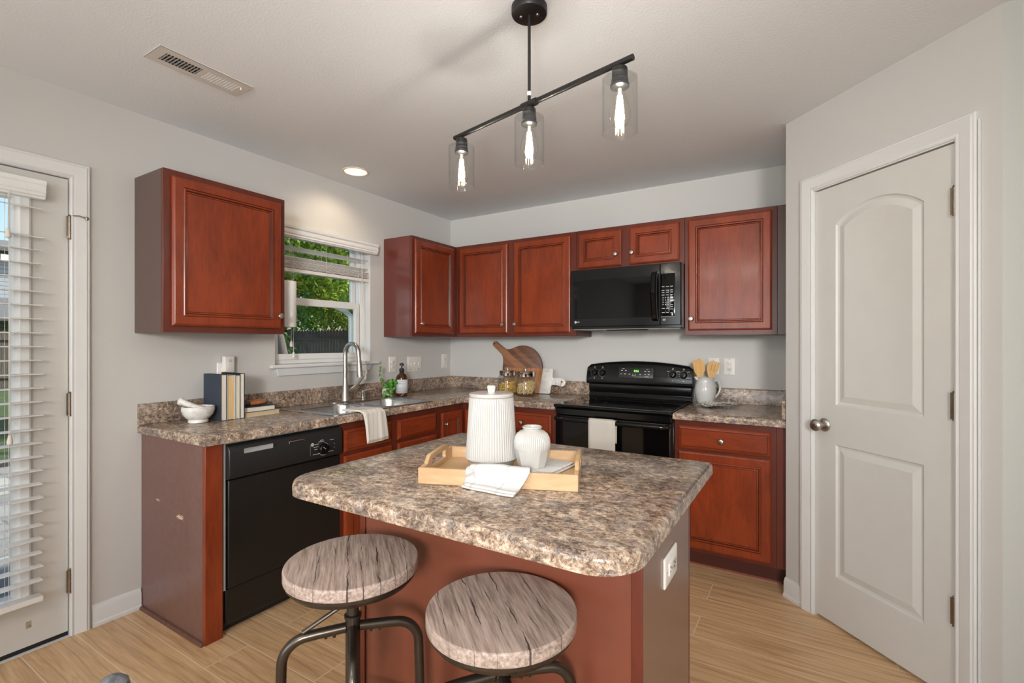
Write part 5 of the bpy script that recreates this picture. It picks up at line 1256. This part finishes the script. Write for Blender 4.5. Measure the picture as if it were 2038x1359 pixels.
def leafmat(name, a, b, c):
    M = Mat(name); n = M.noise(M.obj(), 1.6, 3, .6); n2 = M.noise(M.obj(), 14, 2, .5)
    col = M.mix(.5, M.ramp(n, [(.35, a), (.5, b), (.68, c)]), M.ramp(n2, [(.35, a), (.5, b), (.66, c)]))
    M.set(Base_Color=col, Roughness=.5, Specular_IOR_Level=.3)
    tl = M.new('BsdfTranslucent'); M.l.new(col, tl.inputs['Color']); mx = M.n.new('ShaderNodeMixShader'); mx.inputs[0].default_value = .35
    M.l.new(M.p.outputs[0], mx.inputs[1]); M.l.new(tl.outputs[0], mx.inputs[2]); M.l.new(mx.outputs[0], M.n['Material Output'].inputs[0]); return M.m
leaf_a = leafmat('leaf_fresh', srgb(58, 104, 42), srgb(128, 172, 62), srgb(232, 226, 104))
leaf_b = leafmat('leaf_dark', srgb(30, 62, 30), srgb(66, 112, 48), srgb(140, 176, 84))
bark_m = plain('bark', srgb(82, 74, 70), .9, var=.3, scale=30)
def leaves(blobs, n, size, seed):
    rr = random.Random(seed); V = []; F = []; tot = sum(b[3] * b[4] for b in blobs)
    for (x, y, z, rx, rz) in blobs:
        for _ in range(int(n * rx * rz / tot)):
            d = Vector((rr.gauss(0, 1), rr.gauss(0, 1), rr.gauss(0, 1))).normalized(); q = rr.uniform(.72, 1.05) if rr.random() < .75 else rr.uniform(.2, .8)
            p = Vector((x + d.x * rx * q, y + d.y * rx * q, z + d.z * rz * q))
            nrm = (d + Vector((rr.gauss(0, .6), rr.gauss(0, .6), rr.gauss(0, .6) + .4))).normalized(); u = nrm.cross(Vector((rr.gauss(0, 1), rr.gauss(0, 1), rr.gauss(0, 1)))).normalized(); w = nrm.cross(u)
            s_ = size * rr.uniform(.6, 1.3); i = len(V)
            V += [p - u * s_, p + w * s_ * .45 - nrm * .1 * s_, p + u * s_, p - w * s_ * .45 - nrm * .1 * s_]; F += [(i, i + 1, i + 2), (i, i + 2, i + 3)]
    return V, F
def plant(name, label, cat, base_, blobs, n, size, m, trunk=None, seed=1):
    t = thing(name, label, cat, base_)
    V, F = leaves(blobs, n, size, seed); me = bpy.data.meshes.new('foliage'); me.from_pydata([v - Vector(base_) for v in V], [], F); me.materials.append(m)
    o = bpy.data.objects.new('foliage', me); COL.objects.link(o); o.parent = t
    if trunk:
        mb = MB(); mb.tube(trunk[0], trunk[1], 12); mb.build('trunk', bark_m, t)
    return t
rt = random.Random(4)
crown = [(-6.6 + rt.uniform(-1.9, 1.9), 3.7 + rt.uniform(-1.3, 1.3), 3.5 + rt.uniform(-.9, 1.5), rt.uniform(.7, 1.1), rt.uniform(.5, .75)) for _ in range(22)] + [(-7.2 + .55 * k, 4.4 - .1 * k, 2.15 + .12 * (k % 3), .8, .5) for k in range(6)]
plant('tree', 'leafy yellow-green tree filling the kitchen window, trunk low at left', 'tree', (-4.4, 1.40, GZ), crown, 22000, .075, leaf_a,
      ([(-4.4, 1.40, GZ), (-4.47, 1.36, .6), (-4.62, 1.28, 1.4), (-4.9, 1.12, 2.3), (-5.3, 1.2, 3.2), (-6.0, 2.4, 4.2)], [.12, .095, .085, .08, .07, .05]), 3)
bush = [(-6.7 + rt.uniform(-1.0, .5), 2.45 + rt.uniform(-.5, .25), .55 + rt.uniform(-.3, .8), .5, .45) for _ in range(9)]
plant('bush', 'dark green bush low in the kitchen window in front of the fence', 'bush', (-6.7, 2.4, GZ), bush, 4200, .06, leaf_b, ([(-6.7, 2.4, GZ), (-6.7, 2.4, .6)], [.03, .02]), 5)
for i, (x, y, h_, lb_) in enumerate(((-6.5, 10.5, 4.2, 'dark leafy tree beyond the fence, nearest the right edge of the kitchen window'), (-12.5, 10.2, 4.6, 'dark leafy tree beyond the fence, middle one of the row'), (-19, 10.5, 4.4, 'dark leafy tree beyond the fence, farthest left of the row'))):
    cr = [(x + rt.uniform(-2, 2), y + rt.uniform(-1, 1), h_ + rt.uniform(-2.6, 1.8), rt.uniform(1, 1.5), rt.uniform(.8, 1.2)) for _ in range(14)]
    plant('tree', lb_, 'tree', (x, y, GZ), cr, 5200, .17, leaf_b, ([(x, y, GZ), (x, y, h_)], [.18, .1]), 20 + i)
t = thing('downspout', 'white metal downspout outside the right edge of the kitchen window', 'downspout', (-.40, -.815, GZ))
mb = MB(); mb.tube([(-.40, -.815, GZ), (-.40, -.815, 1.50), (-.405, -.82, 1.545), (-.43, -.86, 1.59), (-.47, -.91, 1.62), (-.52, -.96, 1.64)], .021, 14); mb.build('pipe', vinyl_m, t)
# neighbouring house
HX = -27.0
t = thing('neighbour_house', 'grey-sided neighbouring house beyond the fence, seen through the door glass', 'house', (HX - 4, -1, GZ))
M = Mat('grey_siding'); z = M.sep(M.obj())[2]; fr = M.math('FRACT', M.math('MULTIPLY', z, 5.5))
M.set(Base_Color=M.mix(M.math('LESS_THAN', fr, .12), srgb(150, 156, 164), srgb(88, 92, 100)), Roughness=.7)
mb = MB(); mb.prism([(HX - 8, -9), (HX, -9), (HX, 6), (HX - 8, 6)], GZ, 5.4); mb.build('wall', M.m, t, smooth=False)
mb = MB(frame((HX - 8.4, 0, 0), (0, 1, 0), (1, 0, 0)) if False else Matrix.Identity(4))
mb.loft([[(HX + .5, y, 5.28), (HX + .5, y, 5.46), (HX - 4, y, 6.4), (HX - 8.5, y, 5.46), (HX - 8.5, y, 5.28), (HX - 4, y, 6.2)] for y in (-9.5, 6.5)], True, True, True); mb.build('roof', plain('roof_shingle', srgb(92, 90, 92), .9, var=.2, scale=20), t, smooth=False)
w_ = MB().box(HX, HX + .05, 2.84, 3.40, 4.86, 5.20).build('window_frame', vinyl_m, t, smooth=False)  # frame added only to carry the glowing panes below
for y in (2.87, 3.14): MB().box(HX + .051, HX + .06, y, y + .23, 4.89, 5.17).build('reflection_pane', emit('reflection_glow', (1, .9, .78, 1), 2.2), w_, smooth=False)  # added glow standing in for bright reflections in the door glass
for y in (-3.0, .4):
    w_ = MB().box(HX, HX + .06, y, y + 1.1, 3.0, 4.5).build('window_frame', vinyl_m, t, smooth=False); MB().box(HX + .061, HX + .07, y + .1, y + 1.0, 3.1, 4.4).build('window_pane', blackg_m, w_, smooth=False)
mb = MB(); mb.loft([[(HX + .001, y, 3.3), (HX + 3.0, y, 2.3), (HX + 3.0, y, 2.2), (HX + .001, y, 3.2)] for y in (-6, 6)], True, True, True); mb.build('porch_roof', plain('porch_shingle', srgb(84, 84, 88), .9, var=.2, scale=20), t, smooth=False)
